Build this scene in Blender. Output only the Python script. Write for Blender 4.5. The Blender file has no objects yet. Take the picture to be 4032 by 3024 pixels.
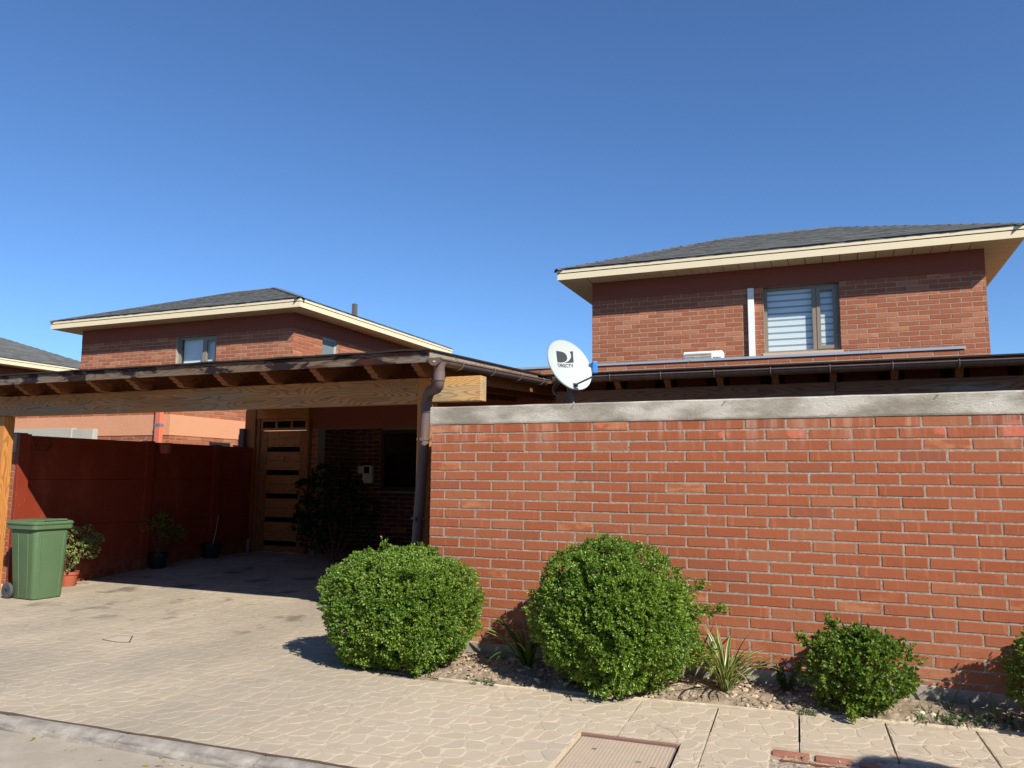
import bpy, bmesh, math, random
import numpy as np
from mathutils import Vector, Matrix, noise as mnoise

random.seed(7)
rng = np.random.default_rng(11)
S = bpy.context.scene
COL = S.collection
R = math.radians

# ------------------------------------------------------------------ camera, sky, sun, exposure
CAM = Vector((0, 0, 1.56))
cam_d = bpy.data.cameras.new('camera')
cam_d.sensor_fit = 'HORIZONTAL'; cam_d.sensor_width = 36; cam_d.lens = 36 * 3060 / 4032
cam_d.clip_start = .05; cam_d.clip_end = 1500
cam = bpy.data.objects.new('camera', cam_d); COL.objects.link(cam)
M3 = Matrix(((.9237, .0370, .3813), (.3829, -.1131, -.9168), (.0092, .9929, -.1186)))
# columns: right, up, back
cam.matrix_world = Matrix.Translation(CAM) @ M3.to_4x4()
S.camera = cam

TO_SUN = Vector((.656, -.442, .614)).normalized()
w = bpy.data.worlds.new('World'); S.world = w; w.use_nodes = True
wn = w.node_tree
sky = wn.nodes.new('ShaderNodeTexSky'); sky.sky_type = 'NISHITA'; sky.sun_disc = False
sky.sun_elevation = math.asin(TO_SUN.z)
sky.sun_rotation = math.atan2(TO_SUN.x, TO_SUN.y)
sky.altitude = 550; sky.air_density = 1.0; sky.dust_density = .1; sky.ozone_density = 10.0
wn.links.new(sky.outputs[0], wn.nodes['Background'].inputs[0])
wn.nodes['Background'].inputs[1].default_value = .108

sun_d = bpy.data.lights.new('sun', 'SUN'); sun_d.energy = 5.0; sun_d.angle = R(.53); sun_d.color = (1, .95, .87)
sun = bpy.data.objects.new('sun', sun_d); COL.objects.link(sun)
sun.location = (20, -14, 20)
sun.rotation_euler = TO_SUN.to_track_quat('Z', 'Y').to_euler()

S.view_settings.view_transform = 'Standard'; S.view_settings.look = 'None'
S.view_settings.exposure = .5; S.view_settings.gamma = 1
S.render.engine = 'CYCLES'
S.cycles.max_bounces = 8; S.cycles.diffuse_bounces = 3; S.cycles.transparent_max_bounces = 12
S.cycles.use_denoising = True

# ------------------------------------------------------------------ helpers
def lin(r, g, b):
    f = lambda c: c / 12.92 if c <= .04045 else ((c + .055) / 1.055) ** 2.4
    return (f(r / 255), f(g / 255), f(b / 255), 1)

class NT:
    def __init__(s, name, rough=.8, spec=.3):
        s.m = bpy.data.materials.new(name); s.m.use_nodes = True
        s.t = s.m.node_tree; s.b = s.t.nodes['Principled BSDF']
        s.b.inputs['Roughness'].default_value = rough
        s.b.inputs['Specular IOR Level'].default_value = spec
    def n(s, typ, **kw):
        x = s.t.nodes.new('ShaderNode' + typ)
        for k, v in kw.items(): setattr(x, k, v)
        return x
    def put(s, sock, v):
        if hasattr(v, 'links') or isinstance(v, bpy.types.NodeSocket): s.t.links.new(v, sock)
        elif isinstance(v, (tuple, list)) and len(v) == 3 and sock.type == 'RGBA': sock.default_value = (*v, 1)
        else: sock.default_value = v
    def obj(s): return s.n('TexCoord').outputs['Object']
    def pos(s): return s.n('NewGeometry').outputs['Position']
    def rnd_obj(s): return s.n('ObjectInfo').outputs['Random']
    def rnd_isl(s): return s.n('NewGeometry').outputs['Random Per Island']
    def mapv(s, v, scale=(1, 1, 1), loc=(0, 0, 0), rot=(0, 0, 0)):
        x = s.n('Mapping'); s.put(x.inputs[0], v); x.inputs[3].default_value = scale
        x.inputs[2].default_value = rot
        s.put(x.inputs[1], loc); return x.outputs[0]
    def noise(s, v, scale, detail=3, rough=.55, dist=0):
        x = s.n('TexNoise'); s.put(x.inputs['Vector'], v); x.inputs['Scale'].default_value = scale
        x.inputs['Detail'].default_value = detail; x.inputs['Roughness'].default_value = rough
        x.inputs['Distortion'].default_value = dist; return x.outputs['Fac']
    def ramp(s, f, *stops, interp='LINEAR'):
        x = s.n('ValToRGB'); s.put(x.inputs[0], f); e = x.color_ramp.elements; x.color_ramp.interpolation = interp
        while len(e) < len(stops): e.new(.5)
        for i, (p, c) in enumerate(stops):
            e[i].position = p; e[i].color = c if len(c) == 4 else (*c, 1)
        return x.outputs[0]
    def sramp(s, f, a, b):   # 0..1 scalar step between a and b
        x = s.n('MapRange', interpolation_type='SMOOTHSTEP'); s.put(x.inputs[0], f); x.inputs[1].default_value = a; x.inputs[2].default_value = b
        return x.outputs[0]
    def mix(s, f, a, b, mode='MIX'):
        x = s.n('Mix', data_type='RGBA', blend_type=mode); s.put(x.inputs[0], f); s.put(x.inputs[6], a); s.put(x.inputs[7], b)
        return x.outputs[2]
    def math(s, op, a, b=0.0):
        x = s.n('Math', operation=op); s.put(x.inputs[0], a); s.put(x.inputs[1], b); return x.outputs[0]
    def vmath(s, op, a, b):
        x = s.n('VectorMath', operation=op); s.put(x.inputs[0], a); s.put(x.inputs[1], b); return x.outputs[0]
    def comb(s, a, b, c):
        x = s.n('CombineXYZ'); s.put(x.inputs[0], a); s.put(x.inputs[1], b); s.put(x.inputs[2], c); return x.outputs[0]
    def sep(s, v):
        x = s.n('SeparateXYZ'); s.put(x.inputs[0], v); return x.outputs
    def bump(s, h, strength=.4, dist=.01, nrm=None):
        x = s.n('Bump'); s.put(x.inputs['Height'], h); x.inputs['Strength'].default_value = strength; x.inputs['Distance'].default_value = dist
        if nrm is not None: s.put(x.inputs['Normal'], nrm)
        s.t.links.new(x.outputs[0], s.b.inputs['Normal']); return x.outputs[0]
    def col(s, c): s.put(s.b.inputs['Base Color'], c); return s.m
    def rough(s, v): s.put(s.b.inputs['Roughness'], v)

def shifted(nt, rnd, v):
    k = nt.math('MULTIPLY', rnd, 37.0)
    return nt.vmath('ADD', v, nt.comb(k, nt.math('MULTIPLY', rnd, 91.0), nt.math('MULTIPLY', rnd, 53.0)))

PINK_DABS = [(-.80, 1.905, .055), (-.275, 1.905, .075), (.70, 1.915, .06), (1.16, 1.915, .12), (-2.28, 1.99, .035), (-1.79, 1.985, .035)]
def mat_brick(name, stops, island, streak=.5, pale=.12, along=0):
    nt = NT(name, .88, .2)
    rnd = nt.rnd_isl() if island else nt.rnd_obj()
    v = shifted(nt, rnd, nt.pos())
    c = nt.ramp(rnd, *stops)
    r2 = nt.math('FRACT', nt.math('MULTIPLY', rnd, 7.31))
    # blotches
    c = nt.mix(nt.math('MULTIPLY', nt.noise(v, 9, 4), .38), c, nt.mix(1, c, (.66, .58, .54), 'MULTIPLY'))
    # kiln streaks: vertical bands, paler
    sv = nt.mapv(v, (22, 22, 1.2))
    st = nt.sramp(nt.noise(sv, 1.3, 2), .60, .74)
    c = nt.mix(nt.math('MULTIPLY', st, streak * .6), c, lin(206, 140, 104))
    # bleached patches on a few bricks
    pb = nt.math('MULTIPLY', nt.sramp(r2, 1 - pale, 1 - pale * .5), nt.sramp(nt.noise(nt.mapv(v, (7, 7, 22)), 1, 3), .42, .62))
    c = nt.mix(nt.math('MULTIPLY', pb, .42), c, lin(206, 140, 98))
    # white mortar flecks
    fl = nt.sramp(nt.noise(v, 95, 2, .6), .70, .76)
    c = nt.mix(nt.math('MULTIPLY', fl, nt.math('MULTIPLY', nt.sramp(nt.noise(v, 5, 2), .5, .7), .7)), c, lin(226, 190, 165))
    wp = nt.pos(); wx, wy_, wz = nt.sep(wp)
    if name.startswith('brick_garden'):
        # lime wash-out below the coping, dust splash at the foot, stray pink paint dabs
        lime = nt.math('MULTIPLY', nt.sramp(wz, 1.72, 2.02), nt.sramp(nt.noise(nt.mapv(wp, (9, 9, .8)), 1.0, 4, .65), .46, .68))
        c = nt.mix(nt.math('MULTIPLY', lime, .34), c, lin(214, 186, 164))
        dust = nt.math('MULTIPLY', nt.sramp(wz, .62, .18), nt.sramp(nt.noise(wp, 6, 4, .65), .35, .7))
        c = nt.mix(nt.math('MULTIPLY', dust, .30), c, lin(196, 150, 122))
        for (px_, pz_, pr_) in PINK_DABS:
            d = nt.n('VectorMath', operation='DISTANCE'); nt.put(d.inputs[0], nt.comb(wx, 0.0, nt.math('MULTIPLY', wz, 1.6))); d.inputs[1].default_value = (px_, 0, pz_ * 1.6)
            dd = nt.math('ADD', d.outputs['Value'], nt.math('MULTIPLY', nt.math('SUBTRACT', nt.noise(wp, 40, 3), .5), .05))
            c = nt.mix(nt.math('MULTIPLY', nt.sramp(dd, pr_, pr_ * .55), .55), c, lin(214, 118, 96))
    h = nt.math('ADD', nt.noise(nt.mapv(v, (1, 1, 1.6)), 120, 3, .7), nt.math('MULTIPLY', nt.noise(v, 28, 3), 1.2))
    nt.bump(h, .55, .004)
    return nt.col(c)

BR = [(0, (.312, .102, .056)), (.045, (.318, .100, .050)), (.06, (.340, .098, .043)), (.3, (.356, .107, .048)), (.65, (.366, .115, .053)), (.90, (.374, .126, .060)), (1, (.378, .144, .072))]
BH = [(0, (.345, .112, .054)), (.45, (.362, .122, .059)), (.74, (.374, .130, .063)), (.84, (.43, .168, .086)), (1, (.46, .19, .098))]
MB_ = {}
for nm, st, sk, pl in (('garden', BR, .38, .07), ('house', BH, .2, .05), ('porch', [(0, (.12, .034, .018)), (.5, (.14, .04, .022)), (1, (.17, .052, .03))], .2, .05)):  # porch set: darkened brick copy, the recess shade is put into its colour
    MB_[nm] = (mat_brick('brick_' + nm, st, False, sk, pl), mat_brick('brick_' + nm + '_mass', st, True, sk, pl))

def m_mortar():
    nt = NT('mortar', .95, .1); v = nt.pos()
    c = nt.ramp(nt.noise(v, 60, 4, .7), (.3, lin(122, 114, 102)), (.5, lin(158, 149, 134)), (.72, lin(190, 181, 165)))
    c = nt.mix(nt.math('MULTIPLY', nt.sramp(nt.noise(v, 240, 2), .55, .7), .5), c, lin(92, 84, 76))
    nt.bump(nt.noise(v, 190, 4, .7), .9, .006); return nt.col(c)
def m_stucco(name, a, b, sc=90, st=.6):
    nt = NT(name, .92, .15); v = nt.pos()
    c = nt.mix(nt.noise(v, 1.7, 4), a, b)
    nt.bump(nt.math('ADD', nt.noise(v, sc, 3, .6), nt.noise(v, sc * 4, 2)), st, .006); return nt.col(c)
def m_concrete_cap():
    nt = NT('cap_concrete', .93, .15); v = nt.pos()
    f = nt.noise(nt.mapv(v, (1.1, 1, 2.4)), 2.0, 5, .6)
    c = nt.ramp(f, (.37, lin(150, 143, 128)), (.5, lin(178, 170, 155)), (.62, lin(212, 206, 192)))
    c = nt.mix(nt.math('MULTIPLY', nt.noise(v, 70, 4, .7), .35), c, lin(120, 112, 98))
    sp = nt.sramp(nt.noise(v, 260, 2), .66, .74)
    c = nt.mix(nt.math('MULTIPLY', sp, .4), c, lin(100, 94, 84))
    nt.bump(nt.math('ADD', nt.noise(nt.mapv(v, (1, 1, 1.5)), 55, 4, .7), nt.noise(v, 200, 3, .7)), .8, .007); return nt.col(c)
def m_plinth():
    nt = NT('plinth_concrete', .93, .15); v = nt.pos()
    c = nt.ramp(nt.noise(v, 7, 5, .65), (.3, lin(128, 122, 112)), (.7, lin(172, 165, 152)))
    nt.bump(nt.noise(v, 80, 4, .7), .4, .004); return nt.col(c)

def m_wood(name, light, dark, axis='x', weather=0., grey=None, lamella=False, burnt=0., rough=.62, ring=1.0):
    nt = NT(name, rough, .3); o = nt.obj()
    rnd = nt.rnd_obj(); v = shifted(nt, nt.math('MULTIPLY', rnd, .2), o)
    sc = {'x': (.55, 9, 9), 'y': (9, .55, 9), 'z': (9, 9, .55)}[axis]
    vv = nt.mapv(v, sc)
    warp = nt.noise(nt.mapv(v, tuple(q * .45 for q in sc)), 1.0, 2)
    # flat-sawn figure: contour lines of a noise field stretched along the grain
    fld = nt.math('ADD', nt.noise(nt.mapv(v, tuple(q * (1.5 if q < 1 else .62) for q in sc)), 1.0, 1.5, .4), nt.math('MULTIPLY', nt.noise(nt.mapv(v, tuple(q * (4 if q < 1 else 1.1) for q in sc)), 1.0, 2), .10))
    f = nt.math('ADD', nt.math('MULTIPLY', nt.math('SINE', nt.math('MULTIPLY', fld, 135 * ring)), .5), .5)
    f = nt.math('MULTIPLY', nt.math('POWER', f, 1.8), .55)
    fine = nt.noise(nt.mapv(v, tuple(q * (1 if q < 1 else 9) for q in sc)), 1.4, 3, .65)
    f = nt.math('ADD', f, nt.math('MULTIPLY', nt.math('SUBTRACT', fine, .5), .7))
    c = nt.mix(nt.sramp(f, 0, 1), light, dark)
    if lamella:
        br = nt.n('TexBrick', offset=.37, squash=1)
        nt.put(br.inputs['Vector'], nt.comb(nt.sep(o)[0], nt.sep(o)[2], 0.0))
        br.inputs['Color1'].default_value = (.72, .72, .72, 1); br.inputs['Color2'].default_value = (1.12, 1.08, 1.02, 1); br.inputs['Mortar'].default_value = (.7, .65, .6, 1)
        br.inputs['Scale'].default_value = 1; br.inputs['Mortar Size'].default_value = .0007; br.inputs['Brick Width'].default_value = .46; br.inputs['Row Height'].default_value = .042
        c = nt.mix(.75, c, nt.mix(1, c, br.outputs['Color'], 'MULTIPLY'))
    if weather:
        g = nt.sramp(nt.noise(nt.mapv(v, tuple(q * (.8 if q < 1 else .35) for q in sc)), 1.1, 4, .6), .62 - .3 * weather, .80 - .3 * weather)
        gc = nt.mix(nt.sramp(f, .1, 1), grey or lin(150, 138, 120), lin(84, 72, 60))
        c = nt.mix(nt.math('MULTIPLY', g, .9), c, gc)
    if lamella:      # pale water runs that start half way down the face
        dz = nt.sramp(nt.noise(nt.mapv(v, (11, 11, .9)), 1.0, 3, .6), .60, .72)
        dz = nt.math('MULTIPLY', dz, nt.sramp(nt.sep(nt.pos())[2], 2.46, 2.30))
        dz = nt.math('MULTIPLY', dz, nt.sramp(nt.noise(v, 1.1, 2), .42, .6))
        c = nt.mix(nt.math('MULTIPLY', dz, .75), c, lin(172, 158, 134))
    if burnt:
        b = nt.sramp(nt.noise(nt.mapv(v, (1.5, 1.5, 4)), 1.3, 4, .6), .50, .57)
        c = nt.mix(nt.math('MULTIPLY', b, burnt), c, lin(34, 22, 20))
        b2 = nt.sramp(nt.noise(nt.mapv(v, (1.1, 1.1, 3), loc=(5, 3, 1)), 1.4, 4, .6), .53, .60)
        c = nt.mix(nt.math('MULTIPLY', b2, burnt * .8), c, lin(72, 32, 22))
    nt.bump(nt.math('ADD', nt.math('MULTIPLY', f, .6), fine), .35, .004)
    return nt.col(c)

def m_plain(name, c, rough=.5, spec=.4, metal=0, var=.0, vs=6, bump=0, bs=60):
    nt = NT(name, rough, spec); nt.b.inputs['Metallic'].default_value = metal
    cc = c
    if var: cc = nt.mix(nt.math('MULTIPLY', nt.noise(nt.pos(), vs, 4, .6), var), c, (c[0] * .45, c[1] * .45, c[2] * .45, 1))
    if bump: nt.bump(nt.noise(nt.pos(), bs, 3, .6), bump, .003)
    return nt.col(cc)

def m_leaf(name, stops, trans=.35, rough=.42, spec=.45, attr=None, edge=None):
    nt = NT(name, rough, spec)
    c = nt.ramp(nt.rnd_isl(), *stops)
    if attr:
        a = nt.n('Attribute', attribute_name=attr).outputs['Fac']
        c = nt.mix(nt.sramp(a, .45, .8), c, edge)
    v = nt.pos()
    c = nt.mix(nt.sramp(nt.noise(v, 4.5, 3), .42, .66), c, nt.mix(1, c, (.62, .74, .62), 'MULTIPLY'))
    c = nt.mix(nt.math('MULTIPLY', nt.sramp(nt.noise(v, 9, 2), .62, .72), .35), c, nt.mix(1, c, (1.35, 1.12, .8), 'MULTIPLY'))
    nt.col(c)
    tr = nt.n('BsdfTranslucent'); nt.put(tr.inputs[0], nt.mix(1, c, (1.5, 1.45, .6), 'MULTIPLY'))
    ms = nt.n('MixShader'); ms.inputs[0].default_value = trans
    nt.t.links.new(nt.b.outputs[0], ms.inputs[1]); nt.t.links.new(tr.outputs[0], ms.inputs[2])
    nt.t.links.new(ms.outputs[0], nt.t.nodes['Material Output'].inputs[0])
    return nt.m

def m_glass(name, tint=(.93, .96, .96)):
    nt = NT(name, .03, .5)
    t = nt.t; t.nodes.remove(nt.b)
    tr = nt.n('BsdfTransparent'); tr.inputs[0].default_value = (*tint, 1)
    gl = nt.n('BsdfGlossy'); gl.inputs['Roughness'].default_value = .02
    lw = nt.n('LayerWeight'); lw.inputs[0].default_value = .5
    k = nt.math('ADD', nt.math('MULTIPLY', nt.math('POWER', lw.outputs['Facing'], 5.0), .9), .035)
    ms = nt.n('MixShader'); nt.put(ms.inputs[0], k)
    t.links.new(tr.outputs[0], ms.inputs[1]); t.links.new(gl.outputs[0], ms.inputs[2])
    t.links.new(ms.outputs[0], t.nodes['Material Output'].inputs[0]); return nt.m

# mesh builder
class MB:
    def __init__(s): s.v = []; s.f = []
    def add(s, vs, fs):
        o = len(s.v); s.v += [tuple(p) for p in vs]; s.f += [tuple(i + o for i in q) for q in fs]; return s
    def box(s, x0, x1, y0, y1, z0, z1):
        return s.add([(x0, y0, z0), (x1, y0, z0), (x1, y1, z0), (x0, y1, z0), (x0, y0, z1), (x1, y0, z1), (x1, y1, z1), (x0, y1, z1)],
                     [(0, 3, 2, 1), (4, 5, 6, 7), (0, 1, 5, 4), (1, 2, 6, 5), (2, 3, 7, 6), (3, 0, 4, 7)])
    def prism(s, poly, d, axis):   # poly of 2D points extruded between d[0], d[1] along axis ('x': poly=(y,z), 'y': (x,z), 'z': (x,y))
        n = len(poly)
        mk = {'x': lambda a, b, c: (c, a, b), 'y': lambda a, b, c: (a, c, b), 'z': lambda a, b, c: (a, b, c)}[axis]
        vs = [mk(a, b, d[0]) for a, b in poly] + [mk(a, b, d[1]) for a, b in poly]
        fs = [tuple(range(n))[::-1], tuple(range(n, 2 * n))] + [(i, (i + 1) % n, n + (i + 1) % n, n + i) for i in range(n)]
        return s.add(vs, fs)
    def quad(s, a, b, c, d): return s.add([a, b, c, d], [(0, 1, 2, 3)])
    def tube(s, pts, r, n=12, cap=True):
        pts = [Vector(p) for p in pts]; rs = r if isinstance(r, (list, tuple)) else [r] * len(pts)
        prev = None; vs = []
        for i, p in enumerate(pts):
            t = (pts[min(i + 1, len(pts) - 1)] - pts[max(i - 1, 0)]).normalized()
            if prev is None:
                a = t.orthogonal().normalized()
            else:
                a = (prev - t * prev.dot(t)).normalized()
            prev = a; b = t.cross(a)
            for k in range(n):
                q = 2 * math.pi * k / n
                vs.append(p + (a * math.cos(q) + b * math.sin(q)) * rs[i])
        fs = []
        for i in range(len(pts) - 1):
            for k in range(n):
                fs.append((i * n + k, i * n + (k + 1) % n, (i + 1) * n + (k + 1) % n, (i + 1) * n + k))
        if cap: fs += [tuple(range(n))[::-1], tuple(range((len(pts) - 1) * n, len(pts) * n))]
        return s.add(vs, fs)
    def lathe(s, prof, n=24, c=(0, 0, 0)):
        vs = []; m = len(prof)
        for k in range(n):
            q = 2 * math.pi * k / n
            for r, z in prof: vs.append((c[0] + r * math.cos(q), c[1] + r * math.sin(q), c[2] + z))
        fs = [(k * m + i, ((k + 1) % n) * m + i, ((k + 1) % n) * m + i + 1, k * m + i + 1) for k in range(n) for i in range(m - 1)]
        return s.add(vs, fs)
    def xform(s, M, start=0):
        s.v[start:] = [tuple(M @ Vector(p)) for p in s.v[start:]]; return s
    def mesh(s, name, mat=None, smooth=False, bevel=0, seg=2):
        me = bpy.data.meshes.new(name); me.from_pydata(s.v, [], s.f)
        if bevel:
            bm = bmesh.new(); bm.from_mesh(me); bmesh.ops.remove_doubles(bm, verts=bm.verts, dist=1e-6)
            es = [e for e in bm.edges if len(e.link_faces) == 2 and e.calc_face_angle(0) > .5]
            bmesh.ops.bevel(bm, geom=es, offset=bevel, segments=seg, affect='EDGES', profile=.6, clamp_overlap=True)
            bm.to_mesh(me); bm.free()
        if smooth:
            for p in me.polygons: p.use_smooth = True
            if smooth == 'auto' and hasattr(me, 'set_sharp_from_angle'): me.set_sharp_from_angle(angle=R(35))
        if mat: me.materials.append(mat)
        me.update(); return me
    def build(s, name, mat, parent=None, **kw): return link(name, s.mesh(name, mat, **kw), parent)

INV = {}
def link(name, me, parent=None, loc=None):
    o = bpy.data.objects.new(name, me); COL.objects.link(o)
    if parent is not None:
        o.parent = parent
        if parent.name in INV: o.matrix_parent_inverse = INV[parent.name]
    if loc is not None: o.location = loc
    return o
def tag(o, label=None, cat=None, group=None, kind=None):
    for k, v in (('label', label), ('category', cat), ('group', group), ('kind', kind)):
        if v: o[k] = v
    return o
def thing(name, label, cat, loc=(0, 0, 0), group=None):
    o = bpy.data.objects.new(name, None); COL.objects.link(o); o.location = loc; o.empty_display_size = .1
    INV[o.name] = Matrix.Translation(-Vector(loc))
    return tag(o, label, cat, group)
def struct(name, mb, mat, label=None, **kw):
    o = mb.build(name, mat, **kw); return tag(o, label, None, None, 'structure')
def boxpart(name, mat, parent, *b, bevel=.004, **kw):
    return MB().box(*b).build(name, mat, parent, bevel=bevel, **kw)

def join_np(name, items, mat, parent, kind='stuff'):
    """items: list of (verts Nx3, faces list) joined into one mesh"""
    V = []; F = []; o = 0
    for v, f in items:
        V.append(v); F += [tuple(i + o for i in q) for q in f]; o += len(v)
    me = bpy.data.meshes.new(name); me.from_pydata(np.concatenate(V).tolist(), [], F); me.materials.append(mat); me.update()
    ob = link(name, me, parent)
    if kind: ob['kind'] = kind
    return ob

def pieces(name, specs, variants, parent, mat, mat_mass, limit, seen=None):
    """specs: (variant index, 4x4 Matrix). The nearest (that pass seen) become objects, the rest one mass."""
    def key(sp):
        p = sp[1].to_translation(); return (0 if seen is None or seen(p) else 1, (p - CAM).length)
    specs = sorted(specs, key=key)
    near = [sp for sp in specs[:limit] if key(sp)[0] == 0]; far = specs[len(near):]
    ms = []
    for i, (v, f) in enumerate(variants):
        me = bpy.data.meshes.new(name); me.from_pydata(v.tolist(), [], f); me.materials.append(mat); me.update(); ms.append(me)
    for k, Mx in near:
        o = link(name, ms[k], parent); o.matrix_basis = Mx
    if far:
        it = []
        for k, Mx in far:
            A = np.array(Mx); v, f = variants[k]; it.append((v @ A[:3, :3].T + A[:3, 3], f))
        join_np(name + '_mass', it, mat_mass, parent)

# ------------------------------------------------------------------ brick fields
BL, BHt, JT = .2915, .0702, .0132      # brick length, height, joint
CRS = .0830
def brick_variant():
    # outline of the face in (x,z), front face at y=-e ; body to y=+.02
    nx = 5; pts = []
    j = lambda a: random.uniform(-a, a)
    for i in range(nx): pts.append((-BL / 2 + BL * i / (nx - 1), -BHt / 2))
    pts.append((BL / 2, 0))
    for i in range(nx): pts.append((BL / 2 - BL * i / (nx - 1), BHt / 2))
    pts.append((-BL / 2, 0))
    n = len(pts)
    outer = [(x + j(.0013), z + j(.0012)) for x, z in pts]
    inner = [(x * (1 - .0052 / (BL / 2)) + j(.001), z * (1 - .0034 / (BHt / 2)) + j(.0006)) for x, z in outer]
    tl, tz = j(.0011), j(.0008)
    V = [(x, .02, z) for x, z in outer] + [(x, .0022 + j(.0006), z) for x, z in outer] + [(x, x / BL * tl + z / BHt * tz, z) for x, z in inner]
    F = [tuple(range(2 * n, 3 * n))]
    for i in range(n):
        k = (i + 1) % n
        F.append((i, k, n + k, n + i)); F.append((n + i, n + k, 2 * n + k, 2 * n + i))
    return np.array(V), F
BVAR = [brick_variant() for _ in range(10)]

def brick_rows(x0, x1, z_top, rows, first_full=True, openings=(), proud=.0035, crs=CRS, zmin=-9):
    """local face coordinates: x along the wall, z up; yields (variant, Matrix) with face towards -y at y=-proud"""
    out = []
    for r in range(rows):
        zc = z_top - crs * (r + .5) + JT * .25
        full = (r % 2 == 0) == first_full
        x = x0 - (0 if full else (BL + JT) / 2)
        while x < x1 - .03:
            segs = [(max(x, x0), min(x + BL, x1))]
            for (a, b, c, d) in openings:
                if zc > c - .02 and zc < d + .02:
                    ns = []
                    for s, e in segs:
                        if e <= a or s >= b: ns.append((s, e)); continue
                        if s < a: ns.append((s, a - .001))
                        if e > b: ns.append((b + .001, e))
                    segs = ns
            for s, e in segs:
                if e - s < .03: continue
                k = random.randrange(len(BVAR))
                Mx = Matrix.Translation((( s + e) / 2, -proud - random.uniform(-.0015, .0018), zc + random.uniform(-.0008, .0008)))
                Mx = Mx @ Matrix.Rotation(random.uniform(-.004, .004), 4, 'Y') @ Matrix.Diagonal(((e - s) / BL, 1, 1, 1))
                if random.random() < .5: Mx = Mx @ Matrix.Rotation(math.pi, 4, 'Y')
                out.append((k, Mx))
            x += BL + JT
    return out
def to_wall(specs, B): return [(k, B @ m) for k, m in specs]

# ------------------------------------------------------------------ shared materials
MORTAR = m_mortar()
CREAM = m_plain('cream_paint', lin(228, 212, 176), .6, .3, var=.16, vs=5)
SOFFIT = m_plain('soffit_board', lin(214, 194, 158), .7, .2, var=.15, vs=5)
DARKGAP = m_plain('dark_gap', lin(60, 44, 38), .9, .1)
REDSTUC = m_stucco('red_brown_stucco', lin(130, 75, 60), lin(140, 82, 66), 110, .35)
ORSTUC = m_stucco('orange_stucco', lin(218, 160, 124), lin(208, 148, 112), 45, .9)
WOODB = m_wood('beam_wood', lin(178, 130, 80), lin(104, 68, 38), 'x', weather=.5, grey=lin(150, 132, 104), lamella=True)
WOODS = m_wood('weathered_beam_end', lin(212, 164, 100), lin(120, 84, 48), 'x', weather=.55, grey=lin(164, 148, 118), ring=1.3)
WOODP = m_wood('post_wood', lin(190, 128, 66), lin(134, 80, 36), 'z', weather=.05)
DECKW = m_wood('deck_wood', lin(112, 60, 38), lin(70, 34, 22), 'y')
WOODR = m_wood('rafter_wood', lin(138, 86, 52), lin(84, 46, 28), 'y', weather=.1)
WOODF = m_wood('fascia_weathered', lin(112, 92, 74), lin(50, 40, 35), 'x', weather=.6, grey=lin(116, 110, 101), burnt=1.0, ring=1.1)
WOODFY = m_wood('fascia_weathered_side', lin(150, 118, 84), lin(78, 58, 44), 'y', weather=.6, grey=lin(160, 148, 128), ring=1.6)
WOODV = m_wood('veranda_wood', lin(132, 92, 62), lin(80, 50, 32), 'x', weather=.15, ring=.9)
WOODD = m_wood('door_wood', lin(172, 116, 66), lin(118, 72, 36), 'x', weather=0)
WOODJ = m_wood('door_frame_wood', lin(150, 98, 55), lin(102, 60, 30), 'z', weather=0)
REDWOOD = m_plain('red_stain', lin(96, 42, 28), .7, .2, var=.4, vs=20)
FELT = m_plain('roofing_felt', lin(52, 46, 44), .9, .15, var=.4, vs=40, bump=.4)
def m_gutter():
    nt = NT('brown_pvc', .5, .3); v = nt.pos()
    c = nt.mix(nt.noise(nt.mapv(v, (14, 5, 1.2)), 1.6, 4, .65), lin(78, 62, 57), lin(122, 104, 97))
    nt.rough(nt.math('ADD', nt.math('MULTIPLY', nt.noise(v, 18, 3), .3), .45)); return nt.col(c)
GUT = m_gutter()
GLASS = m_glass('window_glass')
DGLASS = m_plain('dark_glass', lin(10, 10, 11), .08, .3)
TAUPE = m_plain('taupe_aluminium', lin(140, 128, 110), .4, .4, var=.06)
WHITEP = m_plain('white_plastic', lin(236, 236, 230), .42, .4, var=.08)
ZINC = m_plain('zinc_flashing', lin(186, 196, 206), .45, .5, metal=.35, var=.12, vs=3)
DARKPLANT = None

def m_shingle(name, island):
    nt = NT(name, .95, .15); rnd = nt.rnd_isl() if island else nt.rnd_obj()
    c = nt.ramp(rnd, (0, lin(98, 98, 95)), (.4, lin(110, 110, 107)), (.75, lin(119, 119, 115)), (1, lin(104, 106, 103)))
    v = nt.pos()
    c = nt.mix(nt.math('MULTIPLY', nt.noise(v, 130, 3, .7), .6), c, lin(62, 64, 64))
    nt.bump(nt.noise(v, 170, 3, .7), .6, .004); return nt.col(c)
SH_O, SH_I = m_shingle('shingle', False), m_shingle('shingle_mass', True)

# ------------------------------------------------------------------ ground, street, pavement
def zg(y):
    t = min(1, max(0, (y - 7.9) / 2.9)); return .137 * t * t * (3 - 2 * t)
ANG = R(2.55); CA, SA = math.cos(ANG), math.sin(ANG); U0 = Vector((-2.345, 5.07))
SU, SV = .521, .556
def uv2w(u, v): return (U0.x + CA * u - SA * v, U0.y + SA * u + CA * v)
def w2uv(x, y): dx, dy = x - U0.x, y - U0.y; return (CA * dx + SA * dy, -SA * dx + CA * dy)

def m_ground():
    nt = NT('far_ground', .95, .1); v = nt.pos()
    return nt.col(nt.ramp(nt.noise(v, .6, 5), (.3, lin(150, 136, 116)), (.7, lin(178, 164, 142))))
MG = m_ground()
struct('ground', MB().quad((-500, -300, -.12), (500, -300, -.12), (500, 700, -.12), (-500, 700, -.12)), MG)

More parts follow.
